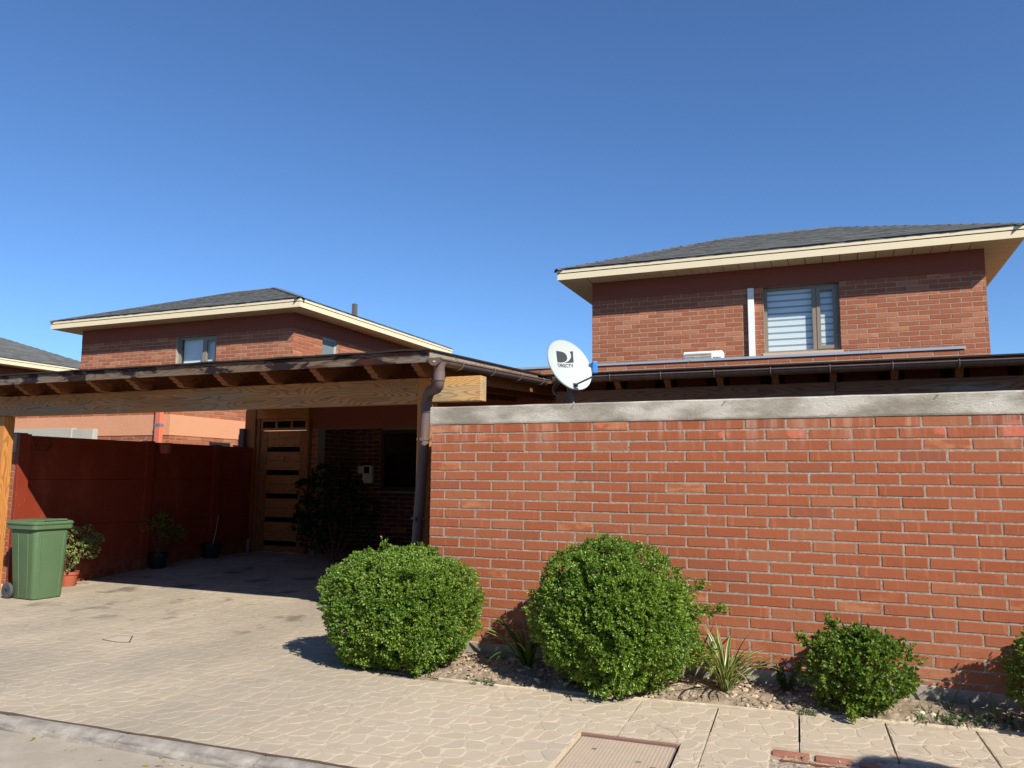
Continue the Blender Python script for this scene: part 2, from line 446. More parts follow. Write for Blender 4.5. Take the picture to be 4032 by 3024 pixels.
def m_street():
    nt = NT('street_concrete', .95, .12); v = nt.pos()
    c = nt.ramp(nt.noise(v, 2.2, 6, .65), (.3, lin(148, 137, 120)), (.55, lin(166, 155, 138)), (.75, lin(180, 170, 154)))
    sp = nt.sramp(nt.noise(v, 110, 3, .7), .60, .72)
    c = nt.mix(nt.math('MULTIPLY', sp, .5), c, lin(112, 102, 90))
    lt = nt.sramp(nt.noise(v, 170, 2, .7), .66, .74)
    c = nt.mix(nt.math('MULTIPLY', lt, .4), c, lin(226, 216, 198))
    nt.bump(nt.math('ADD', nt.noise(v, 160, 4, .75), nt.noise(v, 30, 3)), .5, .005); return nt.col(c)
struct('street', MB().quad((-80, -60, -.052), (80, -60, -.052), (80, 7.15, -.052), (-80, .37, -.052)), m_street())

def m_kerb():
    nt = NT('kerb_concrete', .93, .15); v = nt.pos()
    c = nt.ramp(nt.noise(v, 8, 5, .65), (.32, lin(128, 121, 111)), (.6, lin(160, 152, 140)), (.75, lin(178, 170, 158)))
    # tyre scuffs on the rounded nose
    nz = nt.sep(nt.n('NewGeometry').outputs['Normal'])[2]
    sc = nt.math('MULTIPLY', nt.sramp(nt.noise(nt.mapv(v, (2.2, 9, 20)), 1.4, 5, .7), .42, .66), nt.sramp(nz, .98, .75))
    c = nt.mix(nt.math('MULTIPLY', sc, .8), c, lin(92, 88, 90))
    nt.bump(nt.noise(v, 90, 4, .7), .6, .006); return nt.col(c)
kerb = thing('kerb', 'low rounded concrete kerb stones along the street edge', 'kerb', (-4, 3.6, -.05))
KM = m_kerb()
kprof = [(0, 0), (-.012, .003), (-.05, .001), (-.085, -.006), (-.108, -.018), (-.122, -.036), (-.128, -.07), (0, -.07)]
def kerby(x): return 3.612 + .0425 * (x + 5.08)
xk = -14.0; i = 0
while xk < 7:
    L_ = .985; mb = MB(); n = len(kprof); segs = 8; vs = []; fs = []
    for q in range(segs + 1):
        x = xk + L_ * q / segs
        e = .006 if q in (0, segs) else 0
        for (dy, dz) in kprof:
            jx = mnoise.noise((x * 5, dy * 40, dz * 40)) * .004
            vs.append((x, kerby(x) + dy + jx + (e if dy < -.05 else 0), dz - (e * .6 if dz > -.03 else 0) + jx * .6))
    for q in range(segs):
        for k in range(n):
            fs.append((q * n + k, q * n + (k + 1) % n, (q + 1) * n + (k + 1) % n, (q + 1) * n + k)[::-1])
    fs += [tuple(range(n)), tuple(range(segs * n, segs * n + n))[::-1]]
    mb.add(vs, fs).build('kerb_stone', KM, kerb, smooth='auto'); xk += 1.0

dl = MB(); xs = np.linspace(-13.5, 5, 420)
for x in xs:
    w_ = .006 + .016 * max(0, mnoise.noise((x * 3.1, 0, 0)) + .35) + .006 * mnoise.noise((x * 17, 2, 0))
    dl.v += [(x, kerby(x) - .004 - max(0, w_ * .5), .0022), (x, kerby(x) + .008 + max(.001, w_), .0024)]
for i in range(len(xs) - 1): dl.f.append((2 * i, 2 * i + 2, 2 * i + 3, 2 * i + 1))
tag(dl.build('kerb_dirt', m_plain('joint_dirt', lin(98, 84, 68), .95, .1, var=.5, vs=60, bump=.8), None), 'thin line of dirt and grit behind the kerb', None, None, 'stuff')
# pavement
def poly_clip(P, a, b, c):      # keep a*x+b*y<=c
    out = []
    for i in range(len(P)):
        p, q = P[i], P[(i + 1) % len(P)]
        dp, dq = a * p[0] + b * p[1] - c, a * q[0] + b * q[1] - c
        if dp <= 0: out.append(p)
        if (dp < 0 < dq) or (dq < 0 < dp):
            t = dp / (dp - dq); out.append((p[0] + (q[0] - p[0]) * t, p[1] + (q[1] - p[1]) * t))
    return out
def parea(P): return abs(sum(P[i][0] * P[(i + 1) % len(P)][1] - P[(i + 1) % len(P)][0] * P[i][1] for i in range(len(P)))) / 2 if len(P) > 2 else 0
def pcen(P): return (sum(p[0] for p in P) / len(P), sum(p[1] for p in P) / len(P))

HOLES = []   # (u0,u1,v0,v1)
mu, mv = w2uv(-1.522, 4.815); HOLES.append((mu, mu + .615, mv - .64, mv + .012))
pu, pv = w2uv(-.4175, 5.02); HOLES.append((pu, pu + 1.42, pv - .55, pv))
def edge_y(x):       # front line of the planting bed
    return 5.56 + .098 * (x + 2.335) if x > -2.335 else 5.56 + .0 * (x + 2.335)
def m_pave(name, kind):
    nt = NT(name, .9, .22); v = nt.pos()
    if kind == 'joint':
        c = nt.ramp(nt.noise(v, 5, 4), (.3, lin(194, 179, 155)), (.7, lin(204, 190, 166)))
        c = nt.mix(nt.math('MULTIPLY', nt.sramp(nt.noise(v, 8.5, 3, .6), .42, .56), .95), c, lin(183, 168, 145))
    elif kind == 'stone':
        nt_r = nt.rnd_obj(); c = nt.ramp(nt_r, (0, lin(178, 163, 140)), (.35, lin(184, 169, 146)), (.65, lin(186, 171, 148)), (.85, lin(185, 168, 146)), (1, lin(177, 163, 143)))
    else:
        c = nt.ramp(nt.rnd_isl(), (0, lin(178, 163, 140)), (.35, lin(184, 169, 146)), (.65, lin(186, 171, 148)), (.85, lin(185, 168, 146)), (1, lin(177, 163, 143)))
    c = nt.mix(nt.math('MULTIPLY', nt.noise(v, 26, 5, .7), .5), c, nt.mix(1, c, (.78, .76, .72), 'MULTIPLY'))
    # grey tyre dirt on the driveway, oil spots in front of the carport
    sx, sy, sz = nt.sep(v)
    dm = nt.math('MULTIPLY', nt.sramp(sx, -2.2, -4.6), nt.sramp(nt.noise(nt.mapv(v, (.5, .25, 1)), 1.6, 4, .6), .25, .62))
    c = nt.mix(nt.math('MULTIPLY', dm, .6), c, lin(138, 129, 114))
    oil = nt.sramp(nt.noise(nt.mapv(v, (1.3, 1.0, 1), loc=(2.7, 1.1, 0)), 1.5, 4, .6), 0.54, .66)
    oil = nt.math('MULTIPLY', oil, nt.math('MULTIPLY', nt.sramp(sx, -4.2, -5.6), nt.sramp(sy, 5.4, 7.0)))
    c = nt.mix(nt.math('MULTIPLY', oil, .6), c, lin(84, 74, 64))
    cr = nt.n('TexVoronoi', feature='DISTANCE_TO_EDGE'); nt.put(cr.inputs['Vector'], nt.vmath('ADD', v, nt.comb(nt.noise(v, 5, 3), nt.noise(v, 6, 3), 0.0))); cr.inputs['Scale'].default_value = .8
    ck = nt.math('MULTIPLY', nt.sramp(cr.outputs[0], .008, .002), nt.sramp(nt.noise(v, 1.1, 2), .52, .58))
    c = nt.mix(nt.math('MULTIPLY', ck, .35), c, lin(96, 84, 70))
    nt.bump(nt.math('ADD', nt.noise(v, 70, 4, .7), nt.noise(v, 220, 2)), .35, .003)
    return nt.col(c)
PJ, PS, PSI = m_pave('pavement_joint', 'joint'), m_pave('pavement_stone', 'stone'), m_pave('pavement_stone_mass', 'mass')
UNDER = m_plain('pavement_bedding', lin(84, 72, 60), .95, .1, var=.4, vs=30)
mbp = MB()
ys = [2.9, 3.3, 3.7, 7.9] + [7.9 + 2.9 * k / 12 for k in range(1, 13)] + [13.5]
for a, b in zip(ys[:-1], ys[1:]):
    for (xa, xb) in ((-16, -3.0), (-3.0, 6.5)):
        if xb > 0 and a > 6.3: continue
        yy = lambda x, y: max(y, kerby(x) - .05)
        if a < 3.7 and b <= 3.3: continue
        mbp.quad((xa, yy(xa, a), zg(a) - .014), (xb, yy(xb, a), zg(a) - .014), (xb, yy(xb, b), zg(b) - .014), (xa, yy(xa, b), zg(b) - .014))
mbp2 = MB()   # floor under holes sits lower, so cut the bedding there by building it from slabs instead
pave = struct('pavement', MB().box(-16, 6.5, 3.95, 3.96, -.11, -.10), UNDER)

slabs = []; stones = []
# stone seeds on a jittered lattice
NS = {}
du, dv = .125, .155
def seed(i, j):
    if (i, j) not in NS:
        h = random.Random(i * 7919 + j * 104729)
        NS[(i, j)] = ((i + (.5 if j % 2 else 0) + h.uniform(-.34, .34)) * du, (j + h.uniform(-.33, .33)) * dv)
    return NS[(i, j)]
def chaikin(P, it=2):
    P = [(p[0] + random.uniform(-.008, .008), p[1] + random.uniform(-.008, .008)) for p in P]
    for _ in range(it):
        Q = []
        for i in range(len(P)):
            p, q = P[i], P[(i + 1) % len(P)]
            Q += [(p[0] * .78 + q[0] * .22, p[1] * .78 + q[1] * .22), (p[0] * .22 + q[0] * .78, p[1] * .22 + q[1] * .78)]
        P = Q
    return P
def in_view(x, y, m=.25):
    d = Vector((x, y, 0)) - CAM; fw = -M3.col[2]; rt = M3.col[0]; up = M3.col[1]
    z = d.dot(fw)
    return z > .3 and abs(d.dot(rt)) < z * (.659 + .04) + m and d.dot(up) > -z * (.494 + .03) - m
def cell_of(i, j):
    s0 = seed(i, j)
    P = [(s0[0] - .3, s0[1] - .3), (s0[0] + .3, s0[1] - .3), (s0[0] + .3, s0[1] + .3), (s0[0] - .3, s0[1] + .3)]
    for a in range(-2, 3):
        for b in range(-2, 3):
            if a or b:
                s1 = seed(i + a, j + b)
                nx, ny = s1[0] - s0[0], s1[1] - s0[1]
                l = math.hypot(nx, ny)
                P = poly_clip(P, nx / l, ny / l, (nx * (s0[0] + s1[0]) + ny * (s0[1] + s1[1])) / 2 / l - .0034)
                if len(P) < 3: return []
    return P
umin, vmax = w2uv(-15, 12.2)
cells = {}
for su in range(-25, 13):
    for sv in range(-4, 16):
        u0, v0 = su * SU, sv * SV
        x, y = uv2w(u0 + SU / 2, v0 + SV / 2)
        if y > 12.1 or x < -13 or x > 5: continue
        if y < 4 and x > 2.5: continue
        if not in_view(x, y, .9) and not (y < 6 and -8 < x < 3): continue
        g = .0035 + (.0028 if x > -1.4 and y > 4.9 else 0)
        P = [(u0 + g, v0 + g), (u0 + SU - g, v0 + g), (u0 + SU - g, v0 + SV - g), (u0 + g, v0 + SV - g)]
        # kerb line, bed line
        x0k, x1k = -16, 7
        (ua, va), (ub, vb) = w2uv(x0k, kerby(x0k) + .006), w2uv(x1k, kerby(x1k) + .006)
        nx, ny = (vb - va), -(ub - ua); l = math.hypot(nx, ny)
        P = poly_clip(P, nx / l, ny / l, (nx * ua + ny * va) / l)
        if len(P) < 3 or parea(P) < .002: continue
        regions = [P]
        if x > -3.4 and y > 5.0:
            # bed edge
            (ua, va), (ub, vb) = w2uv(-2.335, edge_y(-2.335) - .012), w2uv(2.0, edge_y(2.0) - .012)
            nx, ny = -(vb - va), (ub - ua); l = math.hypot(nx, ny)
            Q = poly_clip(P, nx / l, ny / l, (nx * ua + ny * va) / l)
            lft = poly_clip(P, 1, 0, w2uv(-3.0, 5.6)[0])
            regions = [q for q in (Q,) if len(q) > 2 and parea(q) > .002]
            if x < -2.2 and y > 5.5: regions = [q for q in (lft,) if len(q) > 2 and parea(q) > .002]
        for (ha, hb, hc, hd) in HOLES:
            nr = []
            for P_ in regions:
                us = [p[0] for p in P_]; vs_ = [p[1] for p in P_]
                if max(us) <= ha or min(us) >= hb or max(vs_) <= hc or min(vs_) >= hd: nr.append(P_); continue
                a = poly_clip(P_, 1, 0, ha); b = poly_clip(P_, -1, 0, -hb); mid = poly_clip(poly_clip(P_, -1, 0, -ha), 1, 0, hb)
                c = poly_clip(mid, 0, 1, hc) if len(mid) > 2 else []; d = poly_clip(mid, 0, -1, -hd) if len(mid) > 2 else []
                nr += [q for q in (a, b, c, d) if len(q) > 2 and parea(q) > .0015]
            regions = nr
        for P_ in regions:
            slabs.append(P_)
            us = [p[0] for p in P_]; vs_ = [p[1] for p in P_]
            cx, cy = uv2w(*pcen(P_))
            if cy > 9.6: continue
            for i in range(int(min(us) / du) - 2, int(max(us) / du) + 3):
                for j in range(int(min(vs_) / dv) - 2, int(max(vs_) / dv) + 3):
                    if (i, j) not in cells: cells[(i, j)] = cell_of(i, j)
                    C = cells[(i, j)]
                    if len(C) < 3: continue
                    for q in range(len(P_)):
                        p0, p1 = P_[q], P_[(q + 1) % len(P_)]
                        nx, ny = p1[1] - p0[1], -(p1[0] - p0[0]); l = math.hypot(nx, ny)
                        if l < 1e-6: continue
                        C = poly_clip(C, nx / l, ny / l, (nx * p0[0] + ny * p0[1]) / l - .005)
                        if len(C) < 3: break
                    if len(C) > 2 and parea(C) > .0012: stones.append(C)
for P_ in slabs:
    n = len(P_); vs = []
    pts = []
    for i in range(n):
        p, q = P_[i], P_[(i + 1) % n]; pts.append(p)
    top = [(*uv2w(*p), zg(uv2w(*p)[1])) for p in pts]; bot = [(a, b, c - .045) for a, b, c in top]
    n = len(top)
    MB().add(top + bot, [tuple(range(n))] + [(i, n + i, n + (i + 1) % n, (i + 1) % n) for i in range(n)]).build('slab', PJ, pave, bevel=0)
def stone_geo(C, off=(0, 0, 0)):
    C = chaikin(C, 2); n = len(C); cx, cy = pcen(C)
    h = .0017 + random.uniform(-.0005, .0006)
    w0 = [uv2w(*p) for p in C]; w1 = [uv2w(cx + (p[0] - cx) * .95, cy + (p[1] - cy) * .95) for p in C]
    V = [(x - off[0], y - off[1], zg(y) - .001) for x, y in w0] + [(x - off[0], y - off[1], zg(y) + h) for x, y in w1]
    F = [tuple(range(n, 2 * n))] + [(i, (i + 1) % n, n + (i + 1) % n, n + i) for i in range(n)]
    return np.array(V), F
def sdist(C):
    x, y = uv2w(*pcen(C)); v = in_view(x, y, 0); return (0 if v else 1, math.hypot(x, y))
stones.sort(key=sdist)
for C in stones[:300]:
    cx, cy = uv2w(*pcen(C)); v, f = stone_geo(C, (cx, cy, 0))
    me = bpy.data.meshes.new('paving_stone'); me.from_pydata(v.tolist(), [], f); me.materials.append(PS); me.update()
    link('paving_stone', me, pave, (cx, cy, 0))
join_np('paving_stone_mass', [stone_geo(C) for C in stones[300:]], PSI, pave)
rp = [(-6.433, 5.511), (-6.249, 5.487), (-6.119, 5.516), (-6.319, 5.728), (-6.435, 5.674)]
MB().add([(x, y, .0052) for x, y in rp] + [(x, y, -.01) for x, y in rp], [tuple(range(len(rp)))] + [(i, len(rp) + i, len(rp) + (i + 1) % len(rp), (i + 1) % len(rp)) for i in range(len(rp))]).build('repair_patch', m_plain('patch_mortar', lin(186, 174, 154), .95, .1, var=.3, vs=30, bump=.6), pave)
cx_, cy_ = sum(p[0] for p in rp) / len(rp), sum(p[1] for p in rp) / len(rp)
MB().add([(cx_ + (x - cx_) * 1.12, cy_ + (y - cy_) * 1.12, .0041) for x, y in rp], [tuple(range(len(rp)))]).build('repair_edge', UNDER, pave)
# concrete strip beyond the slabs (left of the carport, under the house)
struct('yard', MB().quad((-40, 3.0, -.06), (40, 3.0, -.06), (40, 60, -.06), (-40, 60, -.06)), m_plain('garden_earth', lin(92, 84, 62), .95, .1, var=.5, vs=3))
fl = MB(); yq = [7.9 + 2.9 * k / 12 for k in range(13)] + [13.6]
for a, b in zip(yq[:-1], yq[1:]): fl.quad((-13, a, zg(a) - .012), (-3.0, a, zg(a) - .012), (-3.0, b, zg(b) - .012), (-13, b, zg(b) - .012))
struct('driveway', fl, PJ)

# ------------------------------------------------------------------ planting bed soil
def m_soil():
    nt = NT('dry_soil', .97, .08); v = nt.pos()
    c = nt.ramp(nt.noise(v, 14, 6, .7), (.3, lin(128, 111, 93)), (.5, lin(168, 150, 127)), (.72, lin(196, 179, 155)))
    nt.bump(nt.math('ADD', nt.noise(v, 60, 5, .75), nt.noise(v, 220, 3, .7)), 1, .012); return nt.col(c)
SOIL = m_soil()
gx = np.linspace(-3.75, 2.6, 210); gy = np.linspace(0, 1, 20); vs = []; fs = []
for x in gx:
    e = edge_y(x) + (.0 if x > -2.9 else (-2.9 - x) * .25)
    for t in gy:
        y = e + (6.236 - e) * t
        hgt = .006 + .05 * math.sin(min(1, t * 1.3) * math.pi * .5)
        hgt += .022 * mnoise.noise((x * 4, y * 4, 1)) + .016 * mnoise.noise((x * 13, y * 13, 2)) + .009 * mnoise.noise((x * 37, y * 37, 3)) + .005 * mnoise.noise((x * 80, y * 80, 3))
        vs.append((x, y, max(.0, hgt) * min(1, t * 6 + .15)))
ny_ = len(gy)
for i in range(len(gx) - 1):
    for j in range(ny_ - 1): fs.append((i * ny_ + j, (i + 1) * ny_ + j, (i + 1) * ny_ + j + 1, i * ny_ + j + 1))
struct('soil_bed', MB().add(vs, fs), SOIL)
struct('soil_patch', MB().quad((-3.9, 5.42, -.006), (-2.1, 5.42, -.006), (-2.1, 6.25, -.006), (-3.9, 6.25, -.006)), SOIL)
def soil_z(x, y): return .02 + .04 * min(1, max(0, (y - edge_y(x)) / .4))
def rock(r, flat=.7):
    vv = []; ph = random.uniform(0, 99)
    t = (1 + 5 ** .5) / 2
    ico = [(-1, t, 0), (1, t, 0), (-1, -t, 0), (1, -t, 0), (0, -1, t), (0, 1, t), (0, -1, -t), (0, 1, -t), (t, 0, -1), (t, 0, 1), (-t, 0, -1), (-t, 0, 1)]
    F = [(0, 11, 5), (0, 5, 1), (0, 1, 7), (0, 7, 10), (0, 10, 11), (1, 5, 9), (5, 11, 4), (11, 10, 2), (10, 7, 6), (7, 1, 8), (3, 9, 4), (3, 4, 2), (3, 2, 6), (3, 6, 8), (3, 8, 9), (4, 9, 5), (2, 4, 11), (6, 2, 10), (8, 6, 7), (9, 8, 1)]
    for p in ico:
        k = r / 1.9 * random.uniform(.6, 1.25); vv.append((p[0] * k, p[1] * k, p[2] * k * flat))
    return np.array(vv), F
it = []
for _ in range(3600):
    x = random.uniform(-3.3, 1.7); e = edge_y(x); y = e + random.random() ** .8 * (6.2 - e)
    r = .004 + .026 * random.random() ** 4; v, f = rock(r)
    it.append((v + np.array([x, y, soil_z(x, y) * min(1, (y - e) * 8 + .1) + r * .1]), f))
def m_clod():
    nt = NT('soil_clod', .97, .08)
    return nt.col(nt.ramp(nt.rnd_isl(), (0, lin(126, 108, 90)), (.6, lin(166, 147, 124)), (.93, lin(188, 170, 146)), (1, lin(208, 195, 174))))
o = join_np('soil_clods', it, m_clod(), None); tag(o, 'dry clods and small stones lying on the planting bed', None, None, 'stuff')
# edging strip of the bed
ed = MB(); xs = np.linspace(-2.9, 2.6, 40); prof = [(-.014, -.03), (-.014, .008), (.004, .013), (.014, .008), (.014, -.03)]
for x in xs:
    for dy, dz in prof: ed.v.append((x, edge_y(x) + dy + .003 * mnoise.noise((x * 6, 0, 0)), dz + .003 * mnoise.noise((x * 7, 1, dy * 50))))
for i in range(len(xs) - 1):
    for k in range(4): ed.f.append((i * 5 + k, (i + 1) * 5 + k, (i + 1) * 5 + k + 1, i * 5 + k + 1)[::-1])
tag(ed.build('bed_edging', PJ, None), 'narrow pale concrete edging between the pavement and the planting bed', 'edging')

# ------------------------------------------------------------------ front garden wall
WX0, WX1, WY = -3.38, 4.2, 6.24
wallT = thing('garden_wall', 'tall red brick garden wall with a rough concrete coping', 'wall', (-1, WY + .07, 0))
face = MB().box(WX0 + .004, WX1, WY, WY + .14, 0, 2.02).build('wall', MORTAR, wallT)
sp = brick_rows(WX0, WX1, 2.02, 23, True, proud=.003)
def wseen(p):
    d = p - CAM; z = d.dot(-M3.col[2]); return abs(d.dot(M3.col[0])) < z * .672 and z > 0
pieces('brick', to_wall(sp, Matrix.Translation((0, WY, 0))), BVAR, face, MB_['garden'][0], MB_['garden'][1], 300, wseen)
# brick returns on the wall's end
sp = brick_rows(0, .14, 2.02, 23, True, proud=.003)
pieces('end_brick', to_wall(sp, Matrix.Translation((WX0, WY + .14, 0)) @ Matrix.Rotation(R(-90), 4, 'Z')), BVAR, face, MB_['garden'][0], MB_['garden'][1], 60, lambda p: False)
rt = MB().box(WX0 + .004, WX0 + .14, WY + .15, 11.84, 0, 2.12).build('shade_wall', MORTAR, wallT)  # unseen side wall, added to keep daylight out of the carport
sp = brick_rows(0, 11.84 - WY - .15, 2.12, 25, True, proud=.003)
pieces('shade_wall_brick', to_wall(sp, Matrix.Translation((WX0 + .004, 11.84, 0)) @ Matrix.Rotation(R(-90), 4, 'Z')), BVAR, rt, MB_['garden'][0], MB_['garden'][1], 0)
cap = MB(); xs = np.linspace(WX0 - .012, WX1, 150)
for x in xs:
    w1 = mnoise.noise((x * 3, 0, 0)) * .004; w2 = mnoise.noise((x * 4, 5, 0)) * .004; w3 = mnoise.noise((x * 9, 9, 0)) * .002
    cap.v += [(x, WY - .008 + w3, 2.022), (x, WY - .012 + w1, 2.036), (x, WY - .012 + w2, 2.172 + w1), (x, WY - .002, 2.182 + w2), (x, WY + .145, 2.182 + w1), (x, WY + .15, 2.022)]
for i in range(len(xs) - 1):
    for k in range(6): cap.f.append((i * 6 + k, (i + 1) * 6 + k, (i + 1) * 6 + (k + 1) % 6, i * 6 + (k + 1) % 6))
cap.f += [tuple(range(6)), tuple(range((len(xs) - 1) * 6, len(xs) * 6))[::-1]]
cap.build('coping', m_concrete_cap(), wallT)
pl = MB(); xs = np.linspace(WX0 + .02, WX1, 90)
for x in xs:
    t = .158 + .012 * mnoise.noise((x * 1.7, 3, 0)) + .006 * mnoise.noise((x * 8, 3, 0))
    pl.v += [(x, WY - .014, -.05), (x, WY - .013, t - .006), (x, WY - .006, t), (x, WY + .01, t)]
for i in range(len(xs) - 1):
    for k in range(3): pl.f.append((i * 4 + k, (i + 1) * 4 + k, (i + 1) * 4 + k + 1, i * 4 + k + 1))
pl.build('plinth', m_plinth(), wallT)
STEEL = m_plain('steel', lin(120, 112, 104), .5, .5, metal=.7)
for x, z in ((-.79, 2.155), (.68, 2.162), (-2.03, 2.165)):
    MB().tube([(x, WY, z), (x + .012, WY - .035, z + .004)], .0035, 6).build('nail', STEEL, wallT)

# ------------------------------------------------------------------ houses
def tapered_frame(x0, x1, z0, z1, y0, y1, t, name, mat, parent, bevel=.004):
    mb = MB()
    mb.box(x0, x0 + t, y0, y1, z0, z1); mb.box(x1 - t, x1, y0, y1, z0, z1)
    mb.box(x0 + t, x1 - t, y0, y1, z0, z0 + t); mb.box(x0 + t, x1 - t, y0, y1, z1 - t, z1)
    return mb.build(name, mat, parent, bevel=0)

SHV = []
for _ in range(6):
    L_, e, t = .30, .17, .007
    jj = [random.uniform(-.006, .006) for _ in range(4)]
    v = np.array([(-L_ / 2, jj[0], 0), (-L_ / 6, jj[1], 0), (L_ / 6, jj[2], 0), (L_ / 2, jj[3], 0), (L_ / 2, e, .001), (-L_ / 2, e, .001),
                  (-L_ / 2, jj[0], t), (-L_ / 6, jj[1], t * random.uniform(.8, 1.6)), (L_ / 6, jj[2], t * random.uniform(.8, 1.6)), (L_ / 2, jj[3], t), (L_ / 2, e, .003), (-L_ / 2, e, .003)])
    f = [(6, 7, 8, 9, 10, 11), (0, 1, 7, 6), (1, 2, 8, 7), (2, 3, 9, 8), (3, 4, 10, 9), (5, 0, 6, 11)]
    SHV.append((v, f))

def shingle_specs(A, B, C, D, expo=.142):
    """A,B eave corners (left to right as seen from outside), C,D upper corners (right, left); may coincide"""
    A, B, C, D = map(Vector, (A, B, C, D))
    ux = (B - A).normalized(); nrm = (B - A).cross(D - A).normalized(); vy = nrm.cross(ux)
    W_ = (B - A).length; H = (D - A).dot(vy); d0 = (D - A).dot(ux); c0 = (C - A).dot(ux)
    base = Matrix((ux, vy, nrm)).transposed().to_4x4(); base.translation = A
    out = []; r = 0; y = -.012
    while y < H - .03:
        l = max(0, d0 * y / H); rr = W_ + (c0 - W_) * max(0, y) / H
        x = l - random.uniform(0, .3)
        while x < rr:
            a, b = max(x, l), min(x + .298, rr)
            if b - a > .05:
                out.append((random.randrange(6), base @ Matrix.Translation(((a + b) / 2, y + random.uniform(-.005, .005), .006 + random.uniform(0, .004))) @ Matrix.Rotation(R(-1.2), 4, 'X') @ Matrix.Diagonal(((b - a) / .3, 1, random.uniform(.75, 1.15), 1))))
            x += .30
        y += expo
    return out

def hip_caps(roof, p, q, parent):
    p, q = Vector(p), Vector(q); L_ = (q - p).length; n = max(1, int(L_ / .22)); d = (q - p).normalized()
    side = d.cross(Vector((0, 0, 1))).normalized(); up = side.cross(d)
    for i in range(n):
        a = p + d * (L_ * i / n - .01); b = p + d * (L_ * (i + 1) / n + .03); k = .008 + random.uniform(0, .003)
        mb = MB(); vs = []
        for c, h in ((a, k + .006), (b, k - .003)):
            for s, dz in ((-.11, -.045), (-.05, -.008), (0, .004), (.05, -.008), (.11, -.045)): vs.append(c + side * s + up * (dz + h))
        mb.add(vs, [(i_, i_ + 1, 6 + i_, 5 + i_)[::-1] for i_ in range(4)]).build('ridge_shingle', SH_O, parent)

def roof_on(house, x0, x1, y0, y1, z, ridge, shingle_limit, faces=('front',), name='roof', seen=None):
    """eave rectangle at height z (underside of shingles), ridge=(xa,xb,yr,zr)"""
    xa, xb, yr, zr = ridge
    A, B, C, D = (x0, y0, z), (x1, y0, z), (x1, y1, z), (x0, y1, z); E, F = (xa, yr, zr), (xb, yr, zr)
    mb = MB().add([A, B, C, D, E, F, (x0, y0, z - .02), (x1, y0, z - .02), (x1, y1, z - .02), (x0, y1, z - .02)],
                  [(0, 1, 5, 4), (1, 2, 5), (2, 3, 4, 5), (3, 0, 4), (0, 6, 7, 1), (1, 7, 8, 2), (2, 8, 9, 3), (3, 9, 6, 0), (6, 9, 8, 7)])
    roof = mb.build(name, SH_I, house)
    sp = []
    if 'front' in faces: sp += shingle_specs(A, B, F, E)
    if 'right' in faces: sp += shingle_specs(B, C, F, F)
    pieces('shingle', sp, SHV, roof, SH_O, SH_I, shingle_limit, seen)
    for p, q in ((A, E), (B, F), (E, F)): hip_caps(roof, p, q, roof)
    return roof

def eaves(house, x0, x1, y0, y1, wx0, wx1, wy0, wy1, zs):
    """soffit boards and two-step fascia round eave rectangle"""
    so = MB().box(x0 + .03, x1 - .03, y0 + .03, y1 - .03, zs + .012, zs + .02).build('soffit', DARKGAP, house)
    bw = .27
    x = wx0 + .02
    while x < wx1 - .05:
        boxpart('soffit_board', SOFFIT, so, x, min(x + bw - .012, wx1), y0 + .02, wy0, zs, zs + .012, bevel=0); x += bw
    for xa, xb in ((x0 + .02, wx0), (wx1, x1 - .02)):
        y = y0 + .02
        while y < y1 - .1:
            boxpart('soffit_board', SOFFIT, so, xa, xb, y, min(y + bw - .012, y1), zs, zs + .012, bevel=0); y += bw
    for nm, z0, z1, o in (('fascia', zs, zs + .112, 0), ('fascia_trim', zs + .128, zs + .178, .010)):
        f = MB()
        f.box(x0 - o, x1 + o, y0 - o, y0 + .02, z0, z1); f.box(x0 - o, x1 + o, y1 - .02, y1 + o, z0, z1)
        f.box(x0 - o, x0 + .02, y0 + .0202, y1 - .0202, z0, z1); f.box(x1 - .02, x1 + o, y0 + .0202, y1 - .0202, z0, z1)
        f.build(nm, CREAM, house)
    g = MB(); g.box(x0 + .012, x1 - .012, y0 + .012, y1 - .012, zs + .03, zs + .1775); g.build('eave_core', DARKGAP, house)
    d = MB()
    for a in ((x0 - .012, x1 + .012, y0 - .012, y0), (x0 - .012, x1 + .012, y1, y1 + .012), (x0 - .012, x0, y0 + .0002, y1 - .0002), (x1, x1 + .012, y0 + .0002, y1 - .0002)): d.box(*a, zs + .1785, zs + .198)
    d.build('drip_edge', DARKGAP, house)

# --- right-hand house
H1 = thing('brick_house', 'red brick house with grey hipped roof behind the garden wall', 'house', (-1, 16, 0))
hx0, hx1, hy0, hy1 = -4.15, 2.29, 13.9, 18.35; zs = 5.22; zb = 4.872
win = (-1.06, .155, 3.70, 4.878)
uw = MB()
uw.box(hx0 + .004, win[0], hy0, hy0 + .2, 0, zs + .01); uw.box(win[1], hx1 - .004, hy0, hy0 + .2, 0, zs + .01)
uw.box(win[0], win[1], hy0, hy0 + .2, 0, win[2]); uw.box(win[0], win[1], hy0, hy0 + .2, win[3], zs + .01)
uw.box(hx0 + .004, hx0 + .2, hy0 + .201, hy1, 0, zs + .01); uw.box(hx1 - .2, hx1 - .004, hy0 + .201, hy1, 0, zs + .01); uw.box(hx0 + .2, hx1 - .2, hy1 - .2, hy1, 0, zs + .01)
uwo = uw.build('upper_wall', MORTAR, H1)
boxpart('stucco_band', REDSTUC, H1, hx0, hx1, hy0 - .0075, hy0 + .01, zb, zs - .001, bevel=0)
sp = brick_rows(hx0, hx1, zb, 20, False, [win], proud=.003)
pieces('brick', to_wall(sp, Matrix.Translation((0, hy0, 0))), BVAR, uwo, MB_['house'][0], MB_['house'][1], 235, lambda p: p.z > 3.55)
